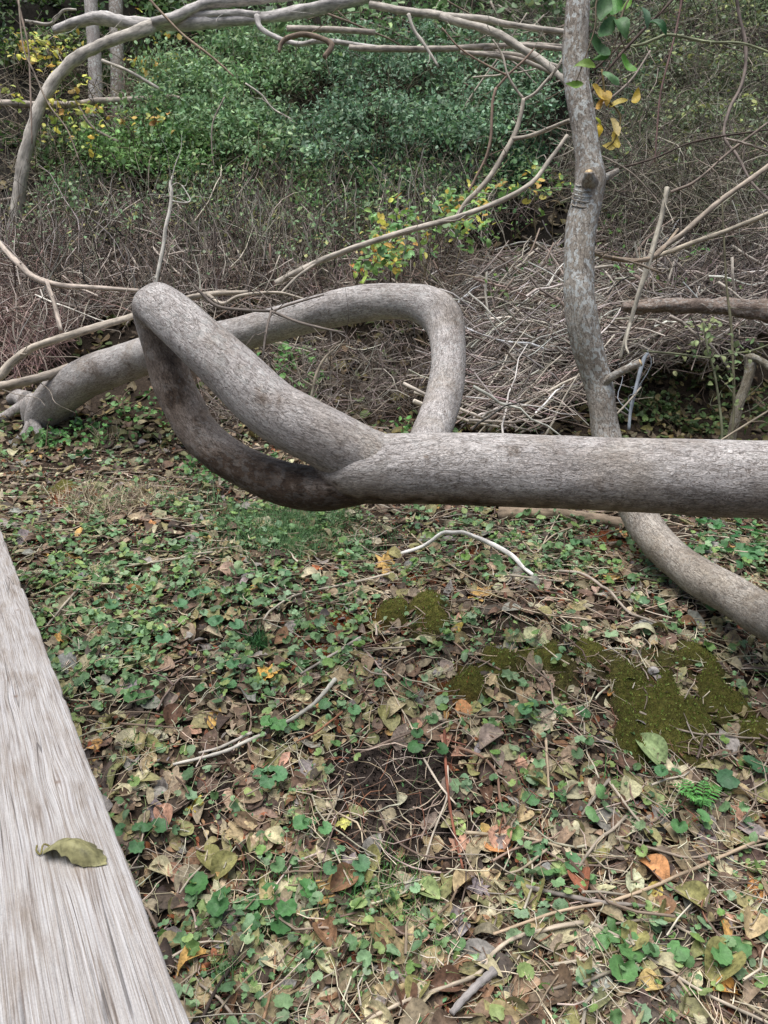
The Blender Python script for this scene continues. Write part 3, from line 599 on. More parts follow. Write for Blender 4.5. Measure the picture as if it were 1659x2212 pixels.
branch('fallen_branch', 'pale curving branch sweeping from the top centre down to the upright tree', 'branch', [
    c2([(-60, 20, 8, 7.2), (100, 50, 8, 7.1), (230, 65, 8, 7), (300, 92, 8, 6.9), (430, 122, 8, 6.8), (510, 155, 8, 6.7), (600, 212, 8, 6.6), (690, 270, 7, 6.5), (790, 360, 6.5, 6.4), (880, 480, 6, 6.3)]),
    c2([(200, 62, 7, 7), (420, 82, 7, 6.9), (520, 102, 6.5, 6.9), (650, 122, 6, 6.9), (800, 142, 6, 6.9)])], (176, 168, 156), seg=10)
branch('fallen_branch', 'straight pale branch lying level above the green bush, second below the top edge', 'branch', [
    c2([(-150, 205, 6, 7), (0, 211, 6.5, 7), (250, 211, 6.5, 6.9), (430, 202, 6, 6.9), (600, 196, 5.5, 6.9), (770, 212, 5, 6.9)]),
    c2([(330, 225, 5, 6.8), (480, 240, 5, 6.8), (600, 262, 4.5, 6.8), (700, 302, 4.5, 6.7), (800, 338, 4, 6.7)])], (170, 160, 148))
branch('fallen_branch', 'bundle of smooth parallel branches just below the top centre limbs', 'branch', [
    c1([(1240, 125, 6, 7.1), (1450, 128, 6.5, 7.1), (1620, 140, 6, 7)]), c2([(380, 232, 5.5, 6.9), (560, 238, 5.5, 6.8), (760, 290, 4.5, 6.8)]), c2([(430, 215, 4.5, 6.9), (560, 190, 4.5, 6.9), (780, 200, 4.5, 6.9)])], (168, 158, 146))
branch('hooked_branch', 'short hooked brown branch under the pale trunk near the top centre', 'branch', [c1([(1205, 225, 4, 7), (1215, 190, 5, 7), (1250, 162, 5.5, 7), (1330, 150, 5.5, 7), (1430, 190, 6, 7), (1400, 250, 5, 7)])], (136, 118, 102))
branch('fallen_branch', 'level pale log behind the bent tree, with the yellow leaves around it', 'branch', [c1([(-60, 440, 7, 8.3), (60, 448, 7, 8.3), (200, 452, 6.5, 8.3), (320, 450, 6.5, 8.3), (420, 440, 8, 8.2), (550, 433, 7, 8.2), (720, 420, 6, 8.2), (800, 430, 4, 8.2)])], (176, 164, 152), seg=10)
for k, (pl, lab) in enumerate((
    (c1([(440, 262, 3.5, 7.6), (560, 310, 4, 7.6), (690, 385, 3, 7.6)]), 'short pale stick slanting down right of the two upright trunks'),
    (c1([(340, 460, 2.5, 7.6), (400, 550, 3, 7.5), (510, 612, 3, 7.5)]), 'thin curved pale twig below the level log at the upper left'),
    (c1([(630, -20, 2.6, 7.4), (780, 140, 2.6, 7.4), (920, 250, 2.4, 7.4), (1010, 330, 1.6, 7.4)]), 'straight thin twig hanging down from the pale trunk into the green bush'),
    (c1([(70, -30, 2.4, 6.4), (95, 80, 2.2, 6.4), (122, 200, 2, 6.4), (132, 400, 2, 6.4), (138, 620, 1.6, 6.4)]), 'thin pale vine hanging straight down at the far left'),
    (c1([(80, -10, 2, 6.3), (100, 200, 1.8, 6.3), (150, 320, 1.8, 6.3), (210, 450, 1.8, 6.3), (290, 560, 1.5, 6.3), (345, 700, 1.3, 6.3)]), 'thin slack vine crossing in front of the bent tree'),
    (c1([(110, 90, 3.5, 7.4), (200, 105, 3.5, 7.4), (235, 90, 3, 7.4), (275, 45, 3, 7.4), (330, 42, 2.5, 7.4)]), 'thin crooked pale branch at the top left corner'),
    (c1([(-20, 870, 3.5), (100, 848, 3.5), (225, 822, 3)]), 'short straight grey branch right of the foot of the bent tree'),
    (c1([(10, 1035, 2.6), (160, 975, 2.6), (400, 940, 2.6), (520, 948, 2.2), (640, 905, 1.8), (740, 885, 1.2)]), 'long thin dark arching twig over the left brush'),
    (c1([(335, 1190, 3), (500, 1090, 4), (640, 1010, 3.5), (712, 945, 2.5)]), 'straight grey branch slanting up behind the white twig'),
    (c1([(1350, 1130, 3), (1460, 1030, 3), (1550, 940, 2.6), (1635, 880, 2)]), 'thin grey branch slanting up at the centre of the bank'),
    (c1([(450, 500, 2), (560, 520, 2, ), (620, 550, 1.5)]), 'thin brown twig among the gold leaves at the upper left'),
    (c1([(970, 420, 1.6, 7), (920, 530, 1.6, 7), (915, 640, 1.5, 7), (925, 720, 1.2, 7)]), 'thin pale twig hanging over the left half of the green bush'),
    (c1([(1060, 360, 1.6, 6.9), (1130, 410, 2, 6.9), (1180, 470, 2, 6.9), (1260, 515, 1.3, 6.9)]), 'pale bare twig arching through the middle of the green bush'),
    )): branch('bare_twig', lab, 'twig', [pl], [PALE, GR, (160, 140, 120), (150, 132, 118), (150, 136, 120), PALE, GR, DRK, GR, GR, BRN, GR, PALE][k], lift=.45, seg=6)
branch('white_twig', 'crooked white dead twig standing up behind the top of the loop', 'twig', [c1([(672, 1230, 4.5, 4.9), (682, 1180, 4.3, 4.9), (706, 1060, 3.8, 4.9), (715, 990, 3.8, 4.9), (735, 900, 3.5, 4.9), (742, 830, 3.6, 4.9), (736, 795, 3.2, 4.9), (748, 760, 2.4, 4.9)]), c1([(742, 868, 2, 4.9), (790, 876, 1.8, 4.9), (822, 868, 1.4, 4.9), (805, 830, 1.2, 4.9), (785, 800, 1, 4.9)])], (206, 200, 188), seg=8)
branch('fallen_branch', 'long straight pale branch rising from behind the arch towards the upright tree', 'branch', [
    [(595, 612, 6.5, 5.0), (640, 588, 6.5, 5.0), (700, 560, 6.5, 5.0), (770, 534, 6, 5.0), (829, 514, 6, 5.0), (895, 494, 6, 5.0), (965, 476, 6, 5.0), (1030, 455, 5.5, 5.0), (1090, 430, 5.5, 5.0), (1150, 394, 5, 5.0), (1188, 345, 4.5, 5.0), (1226, 292, 4, 5.0)],
    [(690, 563, 3, 5.0), (640, 600, 2.6, 4.95), (600, 640, 2, 4.9)]], (180, 170, 156), seg=10)
branch('forked_branch', 'forked grey branch leaning up among leaves left of the upright tree', 'branch', [
    c2([(300, 960, 4.5, 5.1), (350, 880, 5, 5.1), (395, 835, 5.5, 5.1), (460, 760, 5.5, 5.1), (520, 660, 5, 5.1), (560, 590, 5, 5.1), (590, 500, 4.5, 5.1), (602, 428, 4.5, 5.1)]),
    c2([(600, 432, 3.5, 5.1), (650, 405, 3.5, 5.1), (700, 350, 3.2, 5.1), (750, 290, 3, 5.1), (800, 200, 2.5, 5.1)]), c2([(600, 425, 3, 5.1), (560, 370, 2.6, 5.1), (530, 310, 2.4, 5.1), (512, 240, 2, 5.1), (470, 170, 1.5, 5.1)]),
    c2([(555, 602, 4.5, 5.1), (620, 590, 4.3, 5.05), (690, 565, 4.3, 5), (740, 545, 4.2, 4.9), (800, 520, 4, 4.8)])], (166, 156, 142), seg=10)
branch('forked_branch', 'thin forked brown branch standing left of the larger forked one', 'branch', [
    c2([(365, 830, 2.6, 5.3), (400, 760, 3, 5.3), (440, 680, 3, 5.3), (462, 590, 3, 5.3), (468, 450, 3, 5.3), (484, 380, 3, 5.3)]), c2([(484, 382, 2.6, 5.3), (540, 320, 2.4, 5.3), (600, 265, 2.4, 5.3), (650, 210, 2, 5.3)]), c2([(540, 330, 2.4, 5.3), (440, 280, 2.2, 5.3), (330, 210, 2, 5.3), (250, 120, 1.6, 5.3)])], (132, 112, 98))
branch('bare_twig', 'slim pale branch hanging from the top limbs above the green bush', 'twig', [c2([(105, 60, 3.5, 6.7), (130, 130, 3.5, 6.7), (175, 195, 3.5, 6.7), (235, 290, 3, 6.7)])], PALE)
branch('fallen_branch', 'pale branch across the brush pile running up to the right edge, upper one', 'branch', [c2([(1150, 1130, 4, 4.5), (1190, 1085, 5, 4.5), (1300, 1000, 5.5, 4.5), (1450, 870, 5.5, 4.5), (1560, 790, 5.5, 4.5), (1700, 690, 5.5, 4.5)])], (170, 156, 140), seg=10)
branch('fallen_branch', 'pale branch across the brush pile running to the right edge, lower one', 'branch', [c2([(1150, 1120, 4, 4.6), (1240, 1085, 5, 4.6), (1360, 1040, 5.2, 4.6), (1500, 990, 5, 4.6), (1700, 905, 5, 4.6)])], (184, 172, 152), seg=10)
branch('fallen_branch', 'curved grey branch leaving the upright tree to the right at mid height', 'branch', [c2([(890, 1085, 5, 3.5), (930, 1100, 5, 3.7), (1020, 1122, 5, 4.0), (1130, 1122, 4.8, 4.3), (1200, 1080, 4.5, 4.5), (1270, 990, 3, 4.6)]), c2([(990, 1112, 3, 3.9), (1080, 1135, 2.5, 4.1), (1200, 1180, 2, 4.3)])], (150, 134, 116), seg=10)
branch('standing_stick', 'straight bare stick leaning upright in front of the brush pile', 'stick', [[(1339, 775, 3.5, 4.3), (1350, 735, 4, 4.3), (1362, 695, 4.5, 4.3), (1384, 620, 5, 4.3), (1409, 540, 5.5, 4.3), (1430, 465, 5.5, 4.3), (1441, 405, 5, 4.3)], [(1362, 695, 3, 4.3), (1352, 740, 2.5, 4.25), (1358, 765, 2, 4.2)]], (176, 168, 152), seg=10)
branch('hanging_vine', 'long wavy grey vine hanging down near the top right corner', 'vine', [c2([(1520, -40, 3.5, 5.5), (1530, 40, 3.5, 5.5), (1562, 200, 3.5, 5.5), (1550, 350, 3.5, 5.5), (1490, 480, 3.2, 5.5), (1470, 590, 3.2, 5.5), (1530, 680, 3.2, 5.4), (1590, 790, 3, 5.3), (1680, 880, 3, 5.2)])], (124, 112, 104))
branch('hanging_vine', 'thin reddish vine dangling right of the green leaves at the top', 'vine', [c2([(1290, -30, 2.2, 5.2), (1270, 90, 2.2, 5.2), (1240, 220, 2, 5.2), (1195, 400, 2, 5.2), (1180, 560, 1.8, 5.2), (1170, 700, 1.5, 5.2)])], (120, 96, 90))
branch('hanging_vine', 'pale green vine running level to the right edge below the top', 'vine', [c2([(980, 205, 2.6, 5), (1100, 195, 3, 5), (1180, 165, 3, 5), (1240, 150, 3, 5), (1400, 182, 3, 5), (1550, 188, 2.8, 5), (1700, 240, 2.6, 5)])], (136, 140, 110))
branch('hanging_vine', 'dark straight vine crossing diagonally right of the upright tree top', 'vine', [c2([(850, 450, 3, 4.6), (1010, 250, 3, 4.6), (1130, 120, 3, 4.6), (1200, 50, 3, 4.6), (1290, -50, 3, 4.6)]), c2([(910, 300, 2, 4.6), (1000, 215, 2, 4.6), (1080, 130, 2, 4.6)])], (84, 70, 62))
for k, (pl, lab, col) in enumerate((
    (c2([(935, 670, 1.4, 4.4), (1060, 740, 1.6, 4.4), (1150, 830, 1.6, 4.4), (1230, 930, 1.3, 4.4)]), 'thin twig curving down to the right of the knot', GR),
    (c2([(960, 740, 2, 4.8), (1150, 690, 2, 4.9), (1350, 610, 2, 5), (1659, 560, 1.8, 5.2)]), 'dark thin twig running up right from the knot level', DRK),
    (c2([(900, 480, 2, 4.6), (1010, 400, 2.6, 4.7), (1080, 330, 2.6, 4.7), (1150, 220, 2.4, 4.8)]), 'grey twig behind the yellow hanging leaves', GR),
    (c2([(1240, 830, 3, 4.9), (1350, 780, 3.2, 4.9), (1500, 650, 3, 4.9), (1659, 530, 2.5, 5)]), 'straight stick slanting over the top of the brush pile', (136, 122, 110)),
    (c2([(1480, 600, 2.4, 4.9), (1560, 620, 2.4, 4.9), (1680, 660, 2.4, 4.9)]), 'short bent twig at the right edge above the brush pile', GR))):
    branch('bare_twig', lab, 'twig', [pl], col, seg=6)
branch('dark_log', 'dark rotting log propped level at the right edge above a hollow', 'log', [c4([(1030, 262, 8, 5.3), (1100, 262, 14, 5.3), (1200, 255, 15, 5.3), (1300, 258, 16, 5.3), (1400, 262, 17, 5.3), (1550, 270, 20, 5.3), (1700, 285, 24, 5.3), (2100, 330, 30, 5.2)])], (136, 122, 112), seg=28, mat=M_DARKLOG, lump=.22)
branch('dark_log', 'second dark log lying behind and below the propped rotten one', 'log', [c4([(1430, 330, 12, 5.9), (1550, 345, 16, 5.9), (1700, 390, 20, 5.9), (2100, 480, 24, 5.8)])], (84, 74, 66), seg=16, mat=M_DARKLOG, lump=.2)
branch('sapling_stump', 'smooth grey young stem with a pale cut side branch at the right', 'sapling', [c4([(1490, 870, 10, 4.7), (1510, 790, 10, 4.7), (1530, 700, 10, 4.7), (1560, 600, 11, 4.7), (1582, 530, 12, 4.7), (1578, 470, 11, 4.7)]), c4([(1575, 480, 9, 4.7), (1620, 492, 8, 4.65), (1680, 535, 8, 4.6), (1760, 570, 7, 4.6)])], (140, 134, 118), seg=14, mat=M_LOG)
branch('bare_sapling', 'very thin upright sapling just left of the grey young stem', 'sapling', [c4([(1500, 850, 2.6, 4.6), (1512, 700, 2.8, 4.6), (1508, 500, 2.8, 4.6), (1498, 330, 2.8, 4.6), (1480, 180, 2.4, 4.6), (1470, 0, 2.2, 4.6), (1460, -200, 1.8, 4.6)])], (112, 108, 86))
leafy = branch('leafy_sapling', 'thin green stemmed sapling with small pale leaves under the dark log', 'sapling', [c4([(1458, 880, 2.6, 4.5), (1460, 800, 2.6, 4.5), (1448, 680, 2.6, 4.5), (1425, 540, 2.4, 4.5), (1400, 460, 2.2, 4.5), (1380, 330, 2, 4.5)]), c4([(1410, 485, 2, 4.5), (1330, 475, 2.2, 4.45), (1240, 465, 2.2, 4.4), (1120, 455, 1.8, 4.4)]), c4([(1420, 480, 1.8, 4.5), (1520, 465, 1.8, 4.5), (1600, 450, 1.8, 4.45), (1680, 420, 1.5, 4.4)])], (120, 122, 96))
branch('leaning_stick', 'pale bluish stick leaning down just right of the upright tree', 'stick', [c4([(1058, 795, 3.2, 4.1), (1064, 720, 3.4, 4.1), (1082, 640, 3.6, 4.1), (1118, 505, 3.8, 4.1), (1140, 465, 3, 4.1)])], (150, 156, 162), seg=8)
branch('leaning_stick', 'short thin stick propped beside the bluish stick', 'stick', [c4([(1005, 728, 2.2, 4), (1060, 670, 2.2, 4.05), (1110, 610, 2, 4.1)])], (166, 156, 140))
branch('bare_twig', 'thin stick rising to the right edge in front of the grey young stem', 'twig', [c4([(1440, 850, 2, 4.2), (1560, 775, 2.2, 4.2), (1700, 690, 2.2, 4.2)])], (150, 138, 120))
branch('fallen_branch', 'pale curved branch at left passing behind the loop, higher of two', 'branch', [c3([(-60, 600, 9, 4.9), (0, 560, 9.5, 4.9), (50, 505, 9, 4.95), (110, 458, 8.5, 5), (180, 425, 8, 5), (300, 388, 8, 5), (450, 342, 7.5, 5), (590, 300, 7, 5), (700, 262, 6.5, 5), (830, 222, 6, 5), (930, 206, 5.5, 5), (1070, 200, 4.5, 5)]), c3([(900, 212, 3.6, 5), (960, 250, 3.4, 4.9), (1040, 215, 3, 4.9), (1200, 202, 2.8, 4.9), (1320, 232, 2.2, 4.9)])], (182, 170, 154), seg=12)
branch('fallen_branch', 'short thick pale branch ending at the foot of the arched tree', 'branch', [c3([(-80, 625, 10, 5.1), (0, 608, 10, 5.1), (120, 583, 10, 5.1), (210, 560, 9, 5.1), (300, 520, 6, 5.15)])], (172, 160, 146), seg=12)
branch('fallen_branch', 'jagged pale branch descending into the brush at the far left', 'branch', [[(-20, 500, 4, 5.6), (15, 545, 6, 5.5), (45, 575, 7, 5.4), (75, 600, 6.5, 5.35), (130, 616, 6, 5.3), (215, 622, 5, 5.3), (300, 628, 3.5, 5.3)], [(100, 605, 4.5, 5.3), (118, 660, 4.5, 5.2), (132, 715, 4, 5.15)]], (184, 170, 156), seg=10)
branch('forked_twig', 'thin forked grey twig lying over the arched stem', 'twig', [
    c3([(840, 170, 2.6, 3.62), (870, 205, 3.2, 3.62), (940, 262, 4, 3.62), (1060, 278, 3.6, 3.6), (1172, 282, 3.2, 3.58)]), c3([(1172, 282, 3, 3.58), (1150, 370, 2.8, 3.5), (1134, 490, 2.4, 3.45)]),
    c3([(1176, 284, 3, 3.58), (1290, 330, 2.8, 3.5), (1400, 358, 2.6, 3.45), (1490, 376, 2.2, 3.4)]), c3([(1176, 282, 2.4, 3.58), (1260, 252, 2.2, 3.55), (1400, 212, 1.6, 3.5)]), c3([(1176, 276, 2, 3.58), (1155, 230, 1.6, 3.6), (1100, 185, 1.4, 3.62), (1040, 165, 1.2, 3.65)]), c3([(1485, 376, 1.6, 3.4), (1520, 420, 1.4, 3.4), (1600, 520, 1.2, 3.4)])], (116, 106, 98))
branch('bare_twig', 'crooked pale twig standing inside the arch, below its middle', 'twig', [c3([(1340, 680, 3, 4), (1352, 620, 3, 4), (1370, 550, 3, 4), (1400, 490, 2.8, 4), (1440, 450, 2.4, 4)]), c3([(1355, 610, 2, 4), (1300, 570, 1.8, 4), (1280, 500, 1.4, 4)])], (170, 158, 140))
# two upright trunks at the back, upper left
def back_tree(rows, label, col):
    r0 = rows[-1]; t = empty('background_tree', tuple(P(*r0[:3])), label, 'tree', None); mb = MB()
    ptube(mb, rows, 8, 20, lin(col), lump=.05, lf=3); mb.build('trunk', M_TREE, t, loc=np.array(t.location))
back_tree([(165, -500, 8.9, 11), (184, -200, 8.9, 13), (196, 0, 8.8, 14), (200, 60, 8.8, 14), (204, 120, 8.8, 14.5), (206, 200, 8.8, 15), (208, 300, 8.8, 17)], 'straight pale trunk at the upper left, left one of two behind the bent tree', (170, 164, 160))
back_tree([(238, -500, 9.1, 10), (245, -200, 9.1, 12), (250, 0, 9.0, 14), (252, 80, 9.0, 14), (255, 210, 9.0, 15), (258, 320, 9.0, 16)], 'straight pale trunk at the upper left, right one of two behind the bent tree', (160, 152, 144))

# ------------------------------------------------------------------ sticks lying on the forest floor
def ground_stick(name, label, cat, pts, r, col, lift=.034, seg=8, ends=None, sub=()):
    def one(pl, r, nm, par, loc):
        o, dr = hit([a for a, b in pl], [b for a, b in pl]); pp = CAM + o[:, None] * dr
        pp = smooth_path(np.hstack([pp, np.linspace(1, .7, len(pl))[:, None]]), 6)
        pp[:, 2] = np.maximum(pp[:, 2], G(pp[:, 0], pp[:, 1])) + lift + r * .6
        rr = pp[:, 3] * r * (1 + .12 * np.sin(np.arange(len(pp)) * 2.1))
        mb = MB(); loc = pp[0, :3] if loc is None else loc; tube(mb, pp[:, :3], rr, seg, lin(col), lump=.1, lf=30); return mb.build(nm, M_STICK, par, loc=loc), loc
    if sub:
        o, d = hit(*[[v] for v in pts[0]]); root = empty(name, tuple(CAM + o[0] * d[0]), label, cat)
        loc = np.array(root.location); one(pts, r, 'stem', root, loc)
        for s_ in sub: one(s_, r * .6, 'side_twig', root, loc)
    else: o, _ = one(pts, r, name, None, None); tag(o, label, cat)
GS = [
 ([(1720, 1805), (1659, 1831), (1560, 1875), (1480, 1911), (1400, 1945), (1310, 1976), (1200, 1998), (1065, 2046)], .0052, (170, 150, 126), 'long pale curved stick reaching the right edge of the foreground'),
 ([(1259, 2021), (1170, 2038), (1110, 2055), (1065, 2088), (1038, 2128), (990, 2152), (905, 2182), (830, 2214), (780, 2240)], .0058, (178, 164, 144), 'long pale stick with a bend, at the bottom centre edge'),
 ([(1275, 2021), (1360, 2066), (1420, 2111), (1505, 2166), (1605, 2216), (1700, 2260)], .0048, (176, 164, 146), 'pale stick slanting down to the bottom right corner'),
 ([(1068, 2128), (1040, 2152), (1010, 2180), (975, 2222)], .011, (150, 144, 140), 'thick short grey stick at the bottom edge'),
 ([(1005, 1824), (1060, 1828), (1110, 1831), (1165, 1842), (1212, 1856)], .0050, (184, 168, 142), 'pale tan stick ending at the dark stick'),
 ([(1212, 1858), (1232, 1888), (1260, 1921), (1300, 1978)], .0058, (88, 72, 60), 'dark brown stick with broken orange end'),
 ([(1120, 1939), (1190, 1956), (1280, 1974), (1340, 1980), (1395, 1986)], .0064, (130, 122, 114), 'grey stick crossing under the dark one'),
 ([(1315, 1708), (1285, 1745), (1256, 1786)], .0056, (156, 146, 132), 'short thick grey stick pointing up to the forked spot'),
 ([(1313, 1710), (1360, 1776), (1402, 1824)], .0042, (176, 164, 146), 'straight thin pale stick right of the short grey one'),
 ([(960, 1600), (962, 1666), (970, 1756), (985, 1841), (1000, 1903)], .0048, (132, 84, 66), 'long reddish stick pointing down from the bare soil'),
 ([(966, 1678), (966, 1741), (945, 1800), (930, 1841), (918, 1884)], .0036, (190, 178, 160), 'thin pale stick beside the long reddish one'),
 ([(915, 1662), (950, 1720), (985, 1762)], .0036, (188, 176, 158), 'short thin stick crossing the reddish one'),
 ([(975, 1636), (1010, 1645), (1045, 1662), (1072, 1695), (1078, 1740), (1085, 1775), (1092, 1808)], .0050, (138, 110, 92), 'brown vine bent in an arch right of the bare soil'),
 ([(1178, 1618), (1182, 1680), (1186, 1748)], .0044, (182, 162, 136), 'straight tan stalk standing on end in the litter'),
 ([(1352, 1788), (1325, 1815), (1295, 1836), (1270, 1868), (1250, 1898)], .0050, (158, 146, 130), 'grey stick slanting down left in the right foreground'),
 ([(1330, 1836), (1405, 1858), (1480, 1878), (1560, 1866), (1680, 1842)], .0040, (146, 132, 116), 'thin level stick above the long pale curved one'),
 ([(1532, 1886), (1527, 1930), (1522, 1980)], .0036, (184, 172, 150), 'thin upright pale stalk at the right, under the long stick'),
 ([(1195, 2112), (1235, 2106), (1278, 2100)], .0044, (190, 178, 156), 'short pale straw coloured stick near the bottom'),
 ([(780, 1398), (740, 1423), (700, 1447), (650, 1478)], .0062, (166, 156, 146), 'pale stick lying on the slope below the mossy bank'),
 ([(575, 1608), (540, 1622), (500, 1642), (440, 1660), (375, 1676)], .0066, (196, 190, 178), 'pale whitish stick near the rail, longer of two side by side'),
 ([(545, 1606), (510, 1622), (470, 1640), (430, 1650)], .0054, (186, 178, 166), 'pale whitish stick near the rail, shorter of two side by side'),
 ([(725, 1490), (705, 1515), (675, 1547), (640, 1572), (605, 1590)], .0078, (176, 172, 160), 'stout pale stick with green patch in the middle ground'),
 ([(460, 1210), (400, 1222), (350, 1230), (270, 1243)], .0055, (176, 166, 148), 'level pale stick among the small green plants at left'),
 ([(170, 1292), (145, 1320), (125, 1345), (98, 1378)], .0050, (160, 150, 134), 'short grey stick close to the rail edge'),
 ([(260, 1585), (330, 1590), (390, 1595)], .0040, (120, 104, 90), 'thin dark level stick near the rail'),
 ([(1205, 1252), (1260, 1260), (1300, 1287), (1335, 1320), (1365, 1348), (1430, 1375)], .0062, (166, 154, 140), 'curved grey stick on the mound under the thick trunk'),
 ([(1100, 1262), (1160, 1270), (1215, 1275)], .0052, (158, 148, 132), 'short level stick on top of the mound'),
 ([(880, 1160), (930, 1210), (990, 1250), (1050, 1285)], .0034, (176, 160, 136), 'thin straw stalk trailing down the mound'),
 ([(900, 1600), (800, 1640), (760, 1660)], .0042, (120, 104, 92), 'thin dark stick above the bare soil'),
 ([(1380, 1560), (1440, 1590), (1520, 1610), (1640, 1618)], .0040, (170, 156, 140), 'thin pale stick at the lower edge of the green moss'),
 ([(1120, 1180), (1160, 1210), (1215, 1120)], .0040, (176, 160, 140), 'bent thin stick leaning beneath the thick trunk'),
 ([(1265, 1150), (1210, 1165), (1170, 1195)], .0044, (166, 152, 132), 'short pale stick below the thick trunk'),
 ([(485, 2140), (510, 2100), (530, 2060)], .0046, (64, 56, 50), 'dark twig near the rail at the bottom'),
 ([(440, 2226), (460, 2180), (495, 2120)], .0044, (70, 60, 54), 'dark stick end at the bottom edge by the rail'),
 ([(570, 2230), (590, 2150), (598, 2050)], .0036, (160, 128, 100), 'thin reddish stalk at the bottom left of the litter'),
 ([(1420, 2090), (1460, 2140), (1490, 2180)], .0044, (176, 160, 136), 'short pale stick between the two lobed green leaves'),
 ([(1360, 2120), (1310, 2130), (1260, 2150), (1180, 2170)], .0048, (140, 130, 116), 'grey stick low in the right foreground'),
 ([(990, 1940), (960, 1990), (880, 2040)], .0034, (140, 120, 100), 'thin brown stick in the grass at bottom centre'),
 ([(1620, 1690), (1630, 1750), (1600, 1800)], .0036, (150, 134, 118), 'thin stalk near the big round leaf at right'),
 ([(740, 1560), (690, 1600), (640, 1625)], .0036, (150, 104, 80), 'thin rusty stick left of the bare soil'),
 ([(1500, 2050), (1440, 2020), (1380, 2015), (1290, 2030)], .0042, (150, 138, 122), 'thin grey stick above the lobed green leaf'),
 ([(1180, 1860), (1130, 1900), (1090, 1915)], .0040, (170, 156, 134), 'short tan stick left of the dark brown stick'),
]
for pl, r, col, lab in GS: ground_stick('fallen_stick', lab, 'stick', pl, r * 1.05, col)
z0, z1 = float(hit(867, 1196)[0][0]) - .06, float(hit(1152, 1244)[0][0]) - .05
branch('white_stick', 'white barkless stick lying on the mound beneath the thick trunk', 'stick', [[(a_, b_, c_, z0 + (z1 - z0) * (a_ - 867) / 285) for a_, b_, c_ in ((867, 1196, 3.5), (914, 1180, 4), (955, 1152, 4.5), (980, 1151, 5.2), (1003, 1151, 5), (1050, 1170, 5.2), (1085, 1187, 5), (1112, 1205, 5), (1130, 1225, 4.6), (1152, 1243, 4.4))]], (228, 224, 216), seg=10, spurs=0, lump=.2)
ground_stick('forked_stick', 'thin pale forked stick lying left of the mound', 'stick', [(850, 1255), (800, 1268), (750, 1280), (645, 1303), (590, 1335), (570, 1360)], .0055, (180, 170, 154), sub=([(640, 1303), (600, 1290), (572, 1262)], [(620, 1298), (612, 1275)]))
ground_stick('fallen_branch', 'dead branch with weathered pale bark half buried under the thick trunk', 'branch', [(1080, 1122), (1160, 1122), (1240, 1128), (1330, 1142), (1390, 1160)], .035, (150, 132, 112), lift=.01, seg=14)
ground_stick('broken_stalk', 'short reddish broken stalk standing upright on the mound', 'stalk', [(1091, 1312), (1089, 1280)], .007, (118, 80, 64))

# ------------------------------------------------------------------ forest floor cover
LIT = [(160, 148, 118), (140, 124, 102), (118, 98, 80), (132, 128, 88), (166, 144, 122), (102, 84, 68), (182, 174, 144), (82, 70, 60), (150, 140, 100), (184, 148, 90), (142, 136, 130)]
LITP = [5, 5.5, 5, 4, 1.4, 5, 3, 5, 3.5, .35, 3]
def density(x, y):
    k = (1 - np.clip(mask(SOIL_, x, y, .95) * 1.1, 0, 1) * .97) * np.clip(.35 + 1.5 * vnoise(x * 5 + 3, y * 5, 11), .45, 1); k = k * (1 - np.clip(mask(MOSS_, x, y) * 1.2, 0, 1) * .58); k = k * (1 - np.clip(mask(RUST_, x, y), 0, 1) * .4); return k
def visible(x, y, m=160):
    z = G(x, y); px, py, d = px_of(np.stack([x, y, z], -1)); return (px > -m) & (px < 1659 + m) & (py < 2212 + m) & (d > .5)
def litter(n, smin, smax, ymin, ymax, power, temps, cols, p, z0, z1, tilt, name, mat, label, cat, dens=density, margin=.3, jit=.14):
    x, y = floor_pts(n, ymin, ymax, power, margin); k = visible(x, y) & (RNG.random(n) < dens(x, y)); x, y = x[k], y[k]; n = len(x)
    size = smin + (smax - smin) * RNG.random(n) ** 1.8
    nn = gnormal(x, y) * 1.0 + RNG.normal(0, tilt, (n, 3)); nn[:, 2] = np.abs(nn[:, 2]) + .2
    pos = np.stack([x, y, G(x, y) + RNG.uniform(z0, z1, n) + size * .08], -1)
    mb = MB(); scatter(mb, temps, pos, nn, RNG.uniform(0, 6.28, n), size, pal(cols, n, p, jit))
    return tag(mb.build(name, mat), label, cat, kind='stuff')
litter(14500, .026, .108, 1.35, 5.4, 1.25, OV + OV + [OV[0], OV[2], OV[5]] + LO[:1], LIT, LITP, .000, .018, .27, 'leaf_litter', M_DRY, 'brown and tan dead leaves carpeting the forest floor', 'leaf litter')
litter(26000, .01, .036, 1.35, 5.0, 1.3, SM + OV[:3], [(150, 120, 90), (96, 70, 54), (180, 160, 130), (76, 62, 52), (140, 84, 56)], None, .0, .02, .6, 'leaf_fragments', M_DRY, 'small crumbled leaf fragments between the fallen leaves', 'leaf litter', dens=lambda x, y: density(x, y) * .9)
litter(5000, .05, .12, 5.0, 9.0, 1.0, OV, [(120, 104, 78), (96, 84, 62), (110, 100, 60), (84, 70, 56), (90, 104, 60)], None, .0, .03, .4, 'leaf_litter', M_DRY, 'dull leaves covering the shaded ground behind the trunk', 'leaf litter', dens=lambda x, y: np.ones_like(x))
GRN = [(112, 146, 98), (126, 160, 112), (138, 168, 126), (96, 128, 82), (148, 176, 136), (124, 156, 88), (98, 128, 90), (150, 172, 108)]
